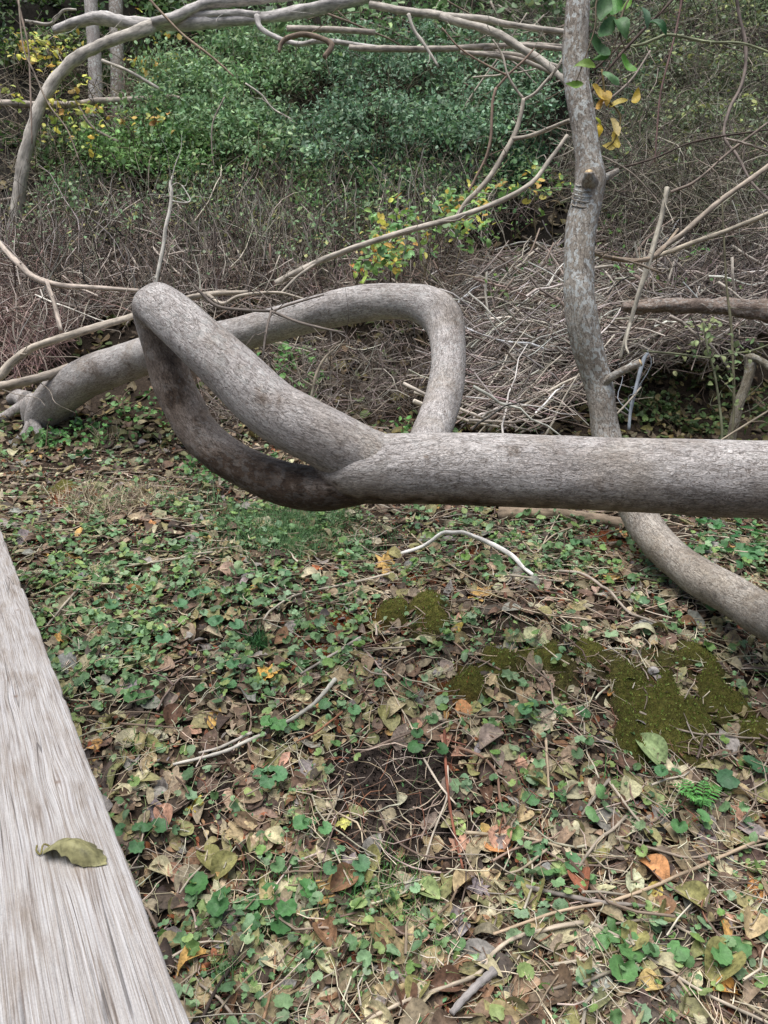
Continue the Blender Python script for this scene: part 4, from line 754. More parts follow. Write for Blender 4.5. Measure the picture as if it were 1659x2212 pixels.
def green_dens(x, y):
    px, py, d = px_of(np.stack([x, y, G(x, y)], -1))
    k = .24 + 1.15 * np.exp(-(((px - 330) / 330) ** 2 + ((py - 1330) / 170) ** 2)) + .8 * np.exp(-(((px - 760) / 380) ** 2 + ((py - 1170) / 75) ** 2)) + .35 * np.exp(-(((px - 700) / 260) ** 2 + ((py - 1400) / 100) ** 2)) + .35 * np.exp(-(((px - 1200) / 160) ** 2 + ((py - 1240) / 90) ** 2)) + .5 * np.exp(-(((px - 1600) / 100) ** 2 + ((py - 1190) / 60) ** 2)) + .3 * np.exp(-(((px - 900) / 200) ** 2 + ((py - 1950) / 130) ** 2)) + .3 * np.exp(-(((px - 600) / 150) ** 2 + ((py - 1600) / 90) ** 2))
    cl = vnoise(x * 7, y * 7, 8); return np.clip(k * np.clip((cl - .28) * 3, 0, 1.3), 0, 1) * (1 - np.clip(mask(SOIL_, x, y), 0, 1) * .9) * (1 - np.clip(mask(MOSS_, x, y), 0, 1) * .7)
litter(24000, .014, .044, 1.35, 5.4, 1.1, RO + [OV[1]], GRN, None, .015, .06, .5, 'ground_ivy', M_GREEN, 'small scalloped green leaves of creeping ivy spread over the litter', 'ground cover', dens=green_dens, jit=.12)
litter(30000, .008, .02, 1.35, 5.2, 1.2, SM, [(96, 140, 92), (110, 154, 112), (76, 120, 72), (130, 168, 120)], None, .008, .04, .5, 'small_weeds', M_GREEN, 'tiny green weed leaves sprinkled over the litter', 'ground cover', dens=lambda x, y: green_dens(x * 1.02, y) * .9 + .12 * density(x, y))
litter(2600, .03, .07, 3.0, 5.6, 1.0, RO, [(60, 108, 62), (80, 130, 78), (70, 120, 66)], None, .02, .08, .4, 'ground_ivy', M_GREEN, 'broad green leaves growing beneath the right end of the thick trunk', 'ground cover', dens=lambda x, y: np.exp(-(((px_of(np.stack([x, y, G(x, y)], -1))[0] - 1600) / 130) ** 2 + ((px_of(np.stack([x, y, G(x, y)], -1))[1] - 1180) / 75) ** 2)) )
# moss: many tiny soft tufts in low patches
x, y = floor_pts(110000, 1.4, 4.0, 1.1, 0); k = visible(x, y, 0) & (RNG.random(len(x)) < np.clip(mask(MOSS_, x, y, .95) * 1.4 - .15, 0, 1)); x, y = x[k], y[k]; n = len(x)
lump_ = vnoise(x * 30, y * 30, 2); mb = MB(); nn = RNG.normal(0, .8, (n, 3)); nn[:, 2] = np.abs(nn[:, 2]) * .4 + .1
pos = np.stack([x, y, G(x, y) + cushion(x, y) + .002 + .010 * lump_], -1); c = pal([(128, 146, 64), (106, 126, 52), (148, 164, 82), (116, 120, 56), (112, 98, 56)], n, None, .15)
scatter(mb, [t_small(.22, .1)], pos, nn, RNG.uniform(0, 6.28, n), RNG.uniform(.006, .012, n), c)
tag(mb.build('moss', M_GREEN), 'yellow green moss cushions on the bank', 'moss', kind='stuff')
x, y = floor_pts(40000, 1.4, 4.2, 1.1, 0); k = visible(x, y, 0) & (RNG.random(len(x)) < np.clip(mask(RUST_, x, y, .8) * 1.3 - .3, 0, 1)); x, y = x[k], y[k]; n = len(x)
mb = MB(); nn = RNG.normal(0, .8, (n, 3)); nn[:, 2] = np.abs(nn[:, 2]) * .4 + .1
scatter(mb, [t_small(.16, .1)], np.stack([x, y, G(x, y) + cushion(x, y) + .004 + .008 * vnoise(x * 30, y * 30)], -1), nn, RNG.uniform(0, 6.28, n), RNG.uniform(.006, .012, n), pal([(132, 70, 38), (108, 58, 34), (96, 66, 36), (150, 90, 48)], n))
tag(mb.build('rusty_moss', M_DRY), 'dry rust brown moss on the exposed bank', 'moss', kind='stuff')
# crumbs of soil and little pale bits on the bare patch
x, y = floor_pts(26000, 1.4, 3.2, 1.0, 0); k = visible(x, y, 0) & (RNG.random(len(x)) < np.clip(mask(SOIL_, x, y, 1.2), 0, 1)); x, y = x[k], y[k]; n = len(x)
mb = MB(); scatter(mb, [t_small(.5, .5)], np.stack([x, y, G(x, y) + .002], -1), upn(n, .7), RNG.uniform(0, 6.28, n), RNG.uniform(.004, .016, n), pal([(70, 60, 54), (54, 46, 42), (92, 80, 70), (170, 160, 146)], n, [5, 5, 3, .35]))
tag(mb.build('soil_crumbs', M_GROUND), 'dark crumbly soil of the bare patch', 'soil', kind='stuff')
# grass
def grass(tufts, n_each, L, name, label, cols, straw=False):
    mb = MB(); P_, N_, Y_, S_ = [], [], [], []
    for (px, py, rad, n) in tufts:
        c = OG(px, py); a = RNG.uniform(0, 6.28, n); r = rad * RNG.random(n) ** .7; x = c[0] + r * np.cos(a); y = c[1] + r * np.sin(a)
        P_.append(np.stack([x, y, G(x, y)], -1)); N_.append(upn(n, .35 if not straw else .9)); Y_.append(RNG.uniform(0, 6.28, n)); S_.append(RNG.uniform(.5, 1.15, n) * L)
    P_, N_, Y_, S_ = map(np.concatenate, (P_, N_, Y_, S_)); scatter(mb, [t_blade(.022, .5), t_blade(.018, .9), t_blade(.02, 1.3)], P_, N_, Y_, S_, pal(cols, len(P_)))
    tag(mb.build(name, M_GREEN if not straw else M_DRY), label, 'grass', kind='stuff')
grass([(640, 1150, .22, 700), (560, 1130, .2, 400), (540, 1180, .25, 400), (760, 1170, .25, 350), (420, 1100, .2, 250), (655, 1135, .16, 520), (600, 1150, .14, 300), (720, 1120, .15, 300), (625, 1195, .12, 260), (480, 1130, .12, 100), (690, 1180, .1, 120)], 0, .11, 'grass', 'long green grass growing below the lowest part of the loop', [(104, 140, 92), (120, 156, 108), (84, 118, 74)])
grass([(560, 1400, .035, 110), (545, 1380, .03, 40)], 0, .11, 'grass_tuft', 'dark green grass tuft standing in the left middle of the litter', [(60, 104, 62), (76, 122, 72)])
grass([(720, 1950, .12, 110), (900, 2000, .1, 110), (1250, 1230, .2, 160), (1100, 1400, .15, 80), (350, 1250, .3, 200), (150, 1250, .2, 100), (700, 1330, .2, 120), (870, 1960, .07, 90), (560, 1900, .09, 60), (520, 2080, .06, 70), (480, 2110, .06, 60), (850, 1890, .07, 70), (890, 2080, .08, 70), (580, 1990, .05, 40), (1300, 1700, .06, 20), (450, 1990, .05, 30), (830, 2030, .08, 60), (640, 1760, .06, 30), (300, 1620, .05, 60), (780, 1960, .08, 50)], 0, .085, 'grass', 'sparse green grass blades in the foreground litter', [(72, 118, 66), (90, 140, 80), (110, 160, 76), (130, 164, 96)])
grass([(300, 1700, .3, 120), (700, 2050, .35, 200), (1200, 2000, .4, 120), (1450, 1250, .3, 150), (500, 1500, .35, 160), (1000, 1550, .3, 100)], 0, .07, 'grass', 'short thin grass blades scattered through the whole litter', [(104, 140, 88), (124, 156, 100), (150, 160, 110)])
grass([(180, 1085, .2, 260), (260, 1100, .18, 200), (330, 1080, .15, 120), (225, 960, .12, 120), (205, 1120, .12, 80)], 0, .16, 'dry_grass', 'flattened pale dry grass left of the loop', [(186, 172, 146), (160, 144, 120), (200, 190, 160)], True)
# fine dead twiglets lying in the litter
def twiglets(n, L, r, region, cols, name, label, lift=.012, bend=.15, kind='stuff', seg=4, dens=None, mat=None):
    x, y = region(n); mb = MB(); cc = pal(cols, len(x)); az = RNG.uniform(0, 6.28, len(x)); ln = RNG.uniform(.4, 1, len(x)) * L
    n = len(x); u = np.linspace(-.5, .5, 6)[None]; t_ = u * ln[:, None]; wv = (RNG.normal(0, bend, n) * ln)[:, None] * (1 - 4 * u ** 2) + RNG.normal(0, .03, (n, 6)) * ln[:, None]
    X = x[:, None] + t_ * np.cos(az)[:, None] - wv * np.sin(az)[:, None]; Y = y[:, None] + t_ * np.sin(az)[:, None] + wv * np.cos(az)[:, None]
    Z = G(X, Y).mean(1)[:, None] * .5 + G(X, Y) * .5 + lift + RNG.uniform(0, .02, (n, 1)) + t_ * RNG.normal(0, .10, (n, 1))
    tubes(mb, np.stack([X, Y, Z], -1), r * RNG.uniform(.5, 1.5, (n, 1)) * np.linspace(1, .5, 6)[None], cc, seg)
    return tag(mb.build(name, mat or M_STICK), label, 'twigs', kind=kind)
TW = [(170, 156, 138), (140, 120, 102), (112, 90, 74), (190, 178, 158), (128, 88, 70)]
def reg_floor(n):
    x, y = floor_pts(n, 1.4, 5.0, 1.2, .2); k = visible(x, y); px, py, d = px_of(np.stack([x, y, G(x, y)], -1)); k &= RNG.random(n) < np.clip(.35 + .6 * (px / 1659), .3, 1); return x[k], y[k]
twiglets(4200, .2, .0019, reg_floor, TW, 'dead_twigs', 'thin dead twigs and stalks strewn through the leaf litter')
twiglets(900, .36, .0032, reg_floor, [(166, 154, 138), (140, 124, 108), (186, 174, 154), (112, 96, 84)], 'dead_twigs', 'medium dead twigs and broken stalks on the forest floor', lift=.022, bend=.12, seg=5)
twiglets(3000, .26, .0014, reg_floor, [(196, 182, 154), (176, 160, 134), (206, 196, 172)], 'dry_straws', 'pale dry grass straws lying over the litter', lift=.02, bend=.22)

# larger fallen leaves, one object each; copies of 40 leaf meshes
COLS = [('tan', (180, 160, 122)), ('brown', (134, 102, 76)), ('olive', (142, 138, 88)), ('pinkish brown', (188, 146, 122)), ('greyish brown', (146, 130, 118)), ('yellow', (196, 176, 92)), ('orange', (190, 136, 88)), ('pale green', (150, 166, 110)), ('cream', (204, 194, 156)), ('dark brown', (104, 78, 62))]
SHP = [('curled', t_oval(.25, 9, .15, .55, .3)), ('flat oval', t_oval(.32, 9, .06, .1, .1, .04)), ('folded', t_oval(.34, 9, .55, -.2)), ('lobed', t_lobed(5, .25, .42, 40)), ('long narrow', t_oval(.17, 9, .3, .35, .3)), ('wavy', t_oval(.36, 9, -.2, .3, .6, .05))]
proto = {}
ZONES = [((0, 1000, 560, 1500), 'among small green plants beside the upper rail'), ((0, 1500, 560, 2212), 'in the litter beside the lower rail'), ((560, 1100, 1659, 1400), 'on the mound below the thick trunk'), ((560, 1400, 1040, 1800), 'around the bare soil patch'), ((1040, 1400, 1659, 1750), 'around the mossy bank'), ((560, 1800, 1040, 2212), 'in the bottom centre foreground'), ((1040, 1750, 1659, 2212), 'among the sticks of the right foreground')]
nleaf = 0
def fallen(px, py, size, ci, si, lab=None, col=None, lift=.022, yaw=None, tilt=.4):
    global nleaf
    cn, cc = COLS[ci]; sn, (V, F_, T) = SHP[si]; key = (ci, si) if col is None else None
    p = OG(px, py, lift); v_, f_ = V, F_
    if key is None or key not in proto:
        mb = MB(); mb.add(V, F_, lin(cc if col is None else col), T); o = mb.build('fallen_leaf', M_DRY)
        if key: proto[key] = o
    else: o = proto[key].copy(); C.objects.link(o)
    o.location = p; o.scale = (size * random.uniform(.85, 1.15), size, size)
    nz = gnormal(np.array([p[0]]), np.array([p[1]]))[0]; nz = nz / np.linalg.norm(nz) + RNG.normal(0, tilt, 3) * .7; nz[2] = abs(nz[2]) + .15
    # lean a little towards up so that the leaves catch light
    A, B, Nn = frames(nz[None], np.array([random.uniform(0, 6.28) if yaw is None else yaw]))
    import mathutils
    o.rotation_euler = mathutils.Matrix(np.stack([A[0], B[0], Nn[0]], 1).tolist()).to_euler()
    if lab is None:
        zone = next((z for (a, b, c, d), z in ZONES if a <= px < c and b <= py < d), 'in the litter')
        lab = f'{sn} {cn} dead leaf lying {zone}'
    tag(o, lab, 'leaf', lab.replace(' leaf lying', ' leaves') if lab and ' dead leaf lying ' in lab else None); nleaf += 1
    return o
HL = [(575, 1470, .10, 6, 3, 'large bright yellow orange lobed leaf in the middle of the litter', (222, 176, 92)), (420, 1752, .052, 5, 3, 'small bright yellow lobed leaf alone left of centre', (206, 184, 84)), (1160, 1392, .115, 8, 1, 'large pale olive leaf lying above the green moss', (170, 170, 130)),
 (1400, 1560 + 75, .13, 7, 2, 'large light green leaf folded along its middle below the moss', (158, 176, 124)), (1290, 1500, .09, 9, 4, None, None), (1640, 1935, .085, 6, 3, 'bright orange leaf at the right edge of the foreground', (208, 150, 88)), (1335, 1955, .06, 5, 1, 'yellow leaf lying beside the dark brown stick', (206, 176, 84)), (388, 2035, .055, 6, 4, 'rusty orange curled leaf close to the lower rail', (184, 122, 76)),
 (685, 1238, .06, 6, 3, 'rust orange leaf just below the grass under the loop', (176, 108, 70)), (1340, 1162, .10, 6, 1, 'tan orange leaf against the base of the curving tree', (206, 150, 100)), (610, 1655, .07, 3, 1, 'smooth pink brown leaf left of the bare soil', (196, 152, 130)), (225, 1575, .085, 2, 1, None, None), (692, 1590, .11, 2, 4, 'long olive leaf lying pointed to the right above the bare soil', (160, 152, 104)),
 (330, 1140, .055, 6, 3, None, None), (125, 1158, .07, 6, 0, None, None), (648, 1146, .07, 3, 3, None, None), (505, 1135, .08, 7, 3, 'pale green lobed leaf in the grass left of the loop bottom', (170, 180, 130)), (730, 1205, .10, 7, 1, 'dark green upright leaf beneath the joint of the loop', (60, 92, 44)), (130, 1390, .07, 6, 3, 'golden leaf touching the rail edge', (196, 152, 84)), (992, 1800, .055, 7, 1, 'pale green pointed leaf hanging by the reddish stick', (160, 180, 110)),
 (1255, 1925, .09, 3, 2, 'crumpled reddish brown leaf under the dark stick', (160, 104, 80)), (1490, 1960, .10, 2, 2, None, None), (1560, 2105, .13, 2, 2, None, None), (1565, 2160, .07, 6, 2, 'orange folded leaf near the bottom right corner', (214, 160, 84)), (1400, 2150, .07, 5, 2, 'pale yellow folded leaf near the bottom right', (206, 180, 120)), (640, 1925, .085, 7, 1, None, None), (640, 2120, .10, 7, 5, None, None), (545, 2120, .10, 7, 1, None, None), (420, 1590, .06, 3, 1, None, None), (740, 1790, .045, 5, 3, 'small yellow green leaf left of the bare soil', (190, 188, 104)), (1270, 1350, .08, 0, 1, None, None), (1580, 1560, .08, 7, 1, None, None), (1320, 1505, .06, 6, 4, 'orange leaf tucked under a curled brown one by the moss', (198, 140, 76)), (1000, 1840, .08, 3, 3, None, None)]
for px, py, s, ci, si, lab, col in HL: fallen(px, py, s, ci, si, lab, col, tilt=.22)
CW = np.array([5, 4.5, 4.2, 1.4, 3.6, .5, .35, 1.4, 2, 3]); CW /= CW.sum()
cnt = 0
while cnt < 262:
    py = random.uniform(1130, 2230); px = random.uniform(20, 1700)
    if random.random() > ((py - 950) / 1200) ** 1.3: continue
    if px < (py - 1100) * .385 + 10: continue
    if any((px - a) ** 2 + (py - b) ** 2 < 2500 for a, b, *_ in HL): continue
    q = OG(px, py)
    if random.random() > float(density(np.array([q[0]]), np.array([q[1]]))[0]) + .05: continue
    fallen(px, py, random.uniform(.055, .1), int(RNG.choice(10, p=CW)), int(RNG.choice(6, p=[.26, .22, .16, .08, .16, .12]))); cnt += 1

# ------------------------------------------------------------------ larger green plants in the litter, each with leaves and stalks
def plant(px, py, label, n, size, col, spread=.05, height=.05, temps=RO, group=None):
    col = tuple(np.array(col) * .72 + np.array((122, 138, 112)) * .28); c = OG(px, py); t = empty('ivy_plant', tuple(c), label, 'plant', group)
    for i in range(n):
        a = 6.28 * i / max(n, 1) + random.uniform(-.5, .5) if n > 1 else 0; r = spread * random.uniform(.4, 1.1) if n > 1 else 0
        tipp = c + np.array([r * math.cos(a), r * math.sin(a), height * random.uniform(.6, 1.2)]); tipp[2] = max(tipp[2], float(G(tipp[0], tipp[1])) + .02)
        s = size * random.uniform(.7, 1.1)
        V, F_, T = temps[i % len(temps)]; nrm = np.array([[math.cos(a) * .3 * (n > 1), math.sin(a) * .3 - .35, 1.0]]); A, B, Nn = frames(nrm, np.array([a - math.pi / 2 + random.uniform(-.5, .5)]))
        W = tipp + s * (V[:, 0:1] * A + V[:, 1:2] * B + V[:, 2:3] * Nn)
        mb = MB(); mb.add(W, F_, lin(col) * random.uniform(.82, 1.18), T); mb.build('leaf', M_GREEN, t, loc=c)
        mb = MB(); tube(mb, smooth_path([c, (c + tipp) / 2 + np.array([0, 0, .012]), tipp - s * .2 * B[0]], 4), [.0011] * 9, 5, lin((120, 140, 80))); mb.build('stalk', M_GREEN, t, loc=c)
PL = [(425, 1946, 1, .062, (70, 130, 60), 'single round green leaf on its stalk near the lower rail'), (505, 1975, 3, .058, (78, 138, 74), 'dark round leaved plant right of the single round leaf'), (620, 1965, 4, .058, (70, 130, 62), 'glossy green ivy clump in the lower centre left'), (575, 2020, 2, .06, (60, 118, 56), 'low dark green ivy leaves under the glossy clump'), (770, 1925, 1, .055, (96, 150, 100), 'single pale round leaf right of the pale dead leaf'), (300, 1830, 4, .055, (84, 138, 84), 'ivy clump touching the rail right of the curled leaf'), (1605, 1700, 2, .085, (72, 122, 82), 'largest round green leaves at the right edge'), (1335, 2085, 3, .085, (92, 146, 76), 'large lobed bright green leaves at the bottom right'), (1500, 2085, 2, .06, (96, 150, 82), 'pair of lobed green leaves right of the largest bottom ones'), (1640, 2068, 2, .065, (88, 142, 76), 'bright green leaves at the right edge near the bottom'), (915, 1640, 2, .055, (66, 118, 62), 'dark green heart leaf right above the bare soil'), (1135, 1555, 3, .055, (92, 148, 96), 'round pale green leaves left of the green moss'), (470, 1510, 2, .055, (84, 138, 84), 'paired round leaves in the left middle litter'), (325, 1400, 2, .055, (90, 142, 96), 'round leaf above the paired ones in the left middle'), (225, 1327, 2, .055, (74, 128, 78), 'small round plant close to the rail at mid height'), (480, 1370, 3, .055, (88, 140, 96), 'pale green clump left of the grass tuft'), (360, 1335, 3, .05, (86, 140, 92), 'ivy clump above the grass tuft level at left'), (600, 1265, 2, .06, (86, 138, 92), 'round leaves near the forked stick'), (720, 1270, 2, .05, (100, 154, 100), 'round leaves right of the forked stick'), (740, 1530 + 20, 2, .05, (92, 144, 90), 'scalloped leaves right of the stout pale stick'), (600, 1590, 4, .05, (84, 142, 72), 'green clump over the two whitish sticks'), (580, 1700, 4, .05, (92, 148, 96), 'green clump below the whitish sticks'), (740, 1885, 3, .05, (96, 148, 100), 'pale scalloped clump above the single pale leaf'), (670, 1810, 3, .05, (86, 142, 82), 'ivy clump with lifted stalks left of lower bare soil'), (1235, 1560, 2, .05, (90, 146, 90), 'small green sprig right of the round pale leaves'), (1405, 1315, 2, .05, (84, 134, 88), 'round leaves just below the curving tree'), (1560, 1335, 2, .06, (92, 152, 88), 'bright leaves under the lower end of the curving tree'), (1200, 1880, 2, .06, (90, 146, 90), 'green leaf beside the broken end of the dark stick'), (905, 1590, 3, .045, (88, 140, 84), 'small green plant above the dark heart leaf'), (1470, 1800, 3, .05, (92, 150, 84), 'small leafy sprig left of the fern'), (850, 1500, 2, .045, (80, 130, 76), 'small round leaves at the left end of the moss'), (1250, 1195, 3, .045, (84, 136, 84), 'small leafy plant under the thick trunk at right centre'), (520, 1450, 3, .05, (84, 138, 90), 'clump of round leaves left of the bright yellow orange leaf'), (250, 1450, 3, .045, (82, 134, 84), 'small clump right of the rail below the golden leaf'), (300, 1520, 3, .045, (84, 136, 74), 'leafy clump above the thin dark level stick'), (1620, 1210, 5, .07, (76, 132, 78), 'broad leaved plant right of the curving tree'), (1540, 1150, 4, .06, (70, 124, 72), 'broad leaved plant right under the thick trunk'), (1180, 1790 - 40, 2, .045, (88, 146, 84), 'tiny paired leaves by the upright tan stalk'), (1440, 1700, 3, .04, (90, 146, 92), 'small blue green sprig below the light green folded leaf'), (430, 1300, 3, .045, (92, 146, 100), 'small pale ivy clump left of the forked stick')]
for px, py, n, s, col, lab in PL: plant(px, py, lab, n, s, col, spread=.045 + s * .25)
# fern at the right
fc = OG(1515, 1760); fern = empty('fern', tuple(fc), 'small bright green fern frond cluster at the right of the foreground', 'fern')
for a, L in ((2.6, .11), (2.0, .11), (1.2, .09), (3.4, .10), (.4, .08), (4.4, .09)):
    mb = MB(); d = np.array([math.cos(a), math.sin(a) * .8, 0]); pts = [fc + d * L * s + np.array([0, 0, .03 + .05 * math.sin(2.2 * s)]) for s in np.linspace(0, 1, 12)]
    tube(mb, pts, np.linspace(.0012, .0004, 12), 4, lin((90, 140, 70)))
    pos, nn, yw, sz = [], [], [], []
    for i in range(1, 12):
        for sg in (-1, 1):
            w_ = .026 * math.sin(math.pi * min(1, .25 + i / 13)) ; q = a + sg * 1.1; dd = np.array([math.cos(q), math.sin(q), -.1]); pos.append(pts[i] + dd * w_ * .5); nn.append((0, -.1, 1)); yw.append(q - math.pi / 2); sz.append(w_ * 1.1)
    scatter(mb, [t_small(.2, .05)], np.array(pos), np.array(nn, float), np.array(yw), np.array(sz), pal([(98, 160, 84), (112, 172, 96)], len(pos))); mb.build('frond', M_GREEN, fern, loc=fc)

# ------------------------------------------------------------------ the bank behind: bushes, brush, brush pile
def on_hill(px, py, lift):
    o, d = hit(px, py); return CAM + (o - lift)[:, None] * d
def bush(name, label, ells, nclump, per, size, cols, lift=(.1, .9), rad=.16, temps=SM, stems=12, stemcol=(90, 76, 62), mat=None, flat=.6, cat='bush', group=None, gap=.52):
    """ells: (px, py, rx, ry) areas of the bank the bush covers; leaves sit on twigs in clumps in front of the bank"""
    E = np.array(ells, float); w_ = E[:, 2] * E[:, 3]; e = E[RNG.choice(len(E), nclump, p=w_ / w_.sum())]
    a = RNG.uniform(0, 6.28, nclump); r = np.sqrt(RNG.random(nclump)); px = e[:, 0] + e[:, 2] * r * np.cos(a); py = e[:, 1] + e[:, 3] * r * np.sin(a)
    keep = vnoise(px / 38, py / 30, 4) + .35 * vnoise(px / 14, py / 12, 7) > gap; px, py = px[keep], py[keep]; nclump = len(px)
    lf = RNG.uniform(*lift, nclump); c = on_hill(px, py, lf); loc = c[np.argmin(c[:, 2])].copy()
    t = empty(name, tuple(loc), label, cat, group)
    n = nclump * per; cc = np.repeat(c, per, 0); rr = np.repeat(RNG.uniform(.5, 1.5, nclump) * rad, per)
    off = RNG.normal(0, .5, (n, 3)) * rr[:, None]; off[:, 2] *= flat; pos = cc + off
    tone = (np.repeat(RNG.normal(1, .24, nclump), per)[:, None] * RNG.normal(1, .10, (n, 1))).clip(.4, 1.6)
    nn = RNG.normal(0, .6, (n, 3)) + np.array([0, -.5, .9])
    mb = MB(); scatter(mb, temps, pos, nn, RNG.uniform(0, 6.28, n), RNG.uniform(.5, 1.2, n) * size, (pal(cols, n) * tone * 1.2).clip(.004, .9)); mb.build('foliage', mat or M_GREEN, t, loc=loc)
    mb = MB()
    for i in range(nclump):
        if i % max(1, nclump // max(stems, 1)): continue
        b = c[i] + np.array([RNG.normal(0, .25), .45, 0]); b[2] = float(G(b[0], b[1])); m_ = (b + c[i]) / 2 + RNG.normal(0, .08, 3)
        tube(mb, smooth_path([b, m_, c[i], c[i] + (c[i] - m_) * .5 + RNG.normal(0, .06, 3)], 3), np.linspace(.006, .002, 10), 4, lin(stemcol), cap=False)
    if mb.n: tag(mb.build('stems', M_STICK, t, loc=loc), kind='stuff')
    return t
BG_ = [(112, 144, 102), (124, 156, 114), (96, 128, 86), (136, 164, 126), (120, 148, 94), (144, 166, 122)]
BB = [(104, 138, 108), (118, 150, 120), (88, 118, 88), (132, 160, 132), (110, 142, 96), (142, 164, 134), (80, 106, 76)]
bush('green_bush', 'fresh green leafy bush right of the two upright trunks', [(470, 170, 170, 100), (400, 230, 140, 80), (600, 110, 140, 70), (520, 280, 120, 60)], 620, 38, .062, BG_, lift=(.2, 1.7), rad=.2, stems=200, stemcol=(132, 118, 96))
bush('green_bush', 'dense blue green bush in the top centre under the pale limbs', [(860, 190, 190, 90), (980, 230, 150, 80), (740, 260, 150, 80), (1120, 160, 110, 80), (900, 100, 260, 50)], 900, 38, .058, BB, lift=(.2, 1.8), rad=.2, stems=260, stemcol=(132, 118, 100))
bush('green_bush', 'dark green bush filling the shade left of the upright tree', [(1080, 270, 130, 110), (980, 350, 190, 80), (820, 360, 160, 80), (700, 340, 120, 60)], 480, 36, .055, [(66, 98, 72), (80, 116, 82), (56, 86, 60)], lift=(.0, .8), rad=.22, stems=80)
bush('green_bush', 'yellowish green bush with fine leaves at left centre of the bank', [(330, 320, 130, 60), (400, 300, 90, 60), (260, 300, 80, 50)], 280, 40, .058, [(112, 148, 86), (128, 162, 98), (96, 132, 76)], lift=(.2, 1.2), rad=.22, stems=60)
bush('low_shrub', 'deep green leaves trailing from the bush down into the bare brush', [(520, 340, 240, 60), (850, 400, 220, 60), (1050, 380, 120, 70), (650, 420, 260, 50)], 420, 26, .052, [(92, 124, 80), (110, 144, 94), (78, 108, 70), (130, 150, 96)], lift=(.1, 1.2), rad=.22, stems=60, gap=.62)
bush('green_bush', 'small round green bush beside the bent tree', [(170, 385, 38, 28), (150, 420, 50, 25)], 42, 36, .06, [(100, 136, 88), (118, 154, 106)], lift=(.3, .7), stems=12)
bush('low_shrub', 'thin pale green shrub scattered over the brown brush in the centre', [(560, 380, 220, 80), (760, 410, 220, 70), (500, 430, 160, 80), (640, 500, 240, 80), (860, 470, 140, 70), (300, 440, 160, 80), (150, 480, 120, 60)], 520, 22, .05, [(112, 138, 100), (132, 154, 116), (96, 124, 86), (150, 150, 98)], lift=(.1, 1.0), rad=.26, stems=120, stemcol=(140, 124, 108))
bush('far_foliage', 'green mass of far foliage and stems closing the top edge behind the pale limbs', [(700, -60, 500, 110), (1000, 20, 300, 60), (500, 0, 200, 60), (1300, -100, 500, 120), (200, -150, 400, 120)], 520, 26, .12, [(84, 110, 70), (100, 126, 84), (70, 94, 60), (120, 140, 96)], lift=(.0, 2.0), rad=.36, stems=120, stemcol=(120, 108, 92))
bush('dark_shrub', 'deep green leaves in the dark at the top left', [(60, 60, 130, 90), (300, 20, 150, 60), (180, 130, 150, 60), (120, 300, 120, 60), (450, 50, 100, 60)], 280, 30, .09, [(58, 84, 40), (72, 98, 44), (48, 72, 38), (88, 110, 50)], lift=(-.2, .5), rad=.22, stems=40)
YL = [(190, 186, 84), (176, 180, 88), (200, 180, 84), (160, 172, 84), (192, 160, 80), (140, 160, 80)]
bush('yellow_leaved_shrub', 'shrub with scattered yellow leaves at the upper left around the bent tree', [(60, 120, 60, 40), (110, 90, 60, 50), (40, 180, 40, 30), (150, 170, 40, 40), (180, 270, 90, 50), (80, 235, 60, 40), (20, 190, 20, 20)], 95, 4, .07, YL, lift=(.9, 2.2), rad=.14, temps=[OV[1], OV[3], RO[1]], stems=30)
bush('yellow_leaved_shrub', 'shrub with gold and orange leaves behind the two upright trunks', [(330, 80, 60, 70), (300, 25, 30, 20), (320, 250, 40, 30), (300, 140, 40, 40)], 40, 4, .075, [(196, 164, 84), (200, 184, 92), (180, 176, 92), (190, 140, 80), (150, 160, 84)], lift=(.9, 1.8), rad=.13, temps=[OV[1], OV[3]], stems=16)
bush('dark_shrub', 'dim tangled olive foliage at the upper right behind the hanging vines', [(1480, 120, 200, 150), (1560, 320, 130, 110), (1400, 270, 130, 110), (1450, 20, 220, 80)], 800, 26, .06, [(104, 124, 88), (122, 138, 104), (88, 106, 70), (136, 146, 118), (138, 146, 88)], lift=(.2, 1.6), rad=.2, stems=120)
bush('dark_shrub', 'dim blue green leaves just right of the upright tree', [(1340, 200, 70, 100), (1390, 90, 80, 60), (1330, 340, 60, 50)], 130, 22, .06, [(86, 120, 90), (104, 138, 106), (76, 104, 76)], lift=(.4, 1.4), rad=.15, stems=25)
bush('leafy_vine', 'vine of mixed green and yellow leaves trailing over the long pale branch', [(880, 480, 90, 25), (940, 440, 110, 40), (830, 530, 80, 40), (1040, 420, 110, 30), (1130, 400, 90, 25), (960, 500, 120, 25), (800, 560, 60, 30)], 110, 8, .06, [(120, 156, 86), (140, 168, 90), (106, 146, 92), (190, 184, 90), (96, 134, 88), (190, 160, 84), (136, 168, 118), (120, 150, 80), (112, 146, 84), (128, 160, 96)], lift=(1.3, 2.3), rad=.13, temps=[OV[1], OV[4], RO[0]], stems=9, stemcol=(140, 126, 104), cat='vine')
bush('leafy_vine', 'orange and yellow leaves at the left end of the long pale branch', [(790, 550, 45, 22), (850, 555, 30, 20), (770, 580, 30, 14)], 16, 6, .055, [(200, 156, 76), (206, 186, 96), (146, 168, 84), (180, 120, 70)], lift=(1.0, 1.5), rad=.09, temps=[OV[1], OV[4]], stems=5, cat='vine')
bush('low_shrub', 'small leafed shoots growing inside the arch', [(640, 790, 50, 50), (600, 850, 40, 30), (680, 820, 40, 40), (870, 905, 30, 20)], 34, 9, .05, [(84, 136, 70), (100, 150, 80), (120, 160, 96)], lift=(.1, .35), rad=.09, temps=[RO[0], OV[1]], stems=12)
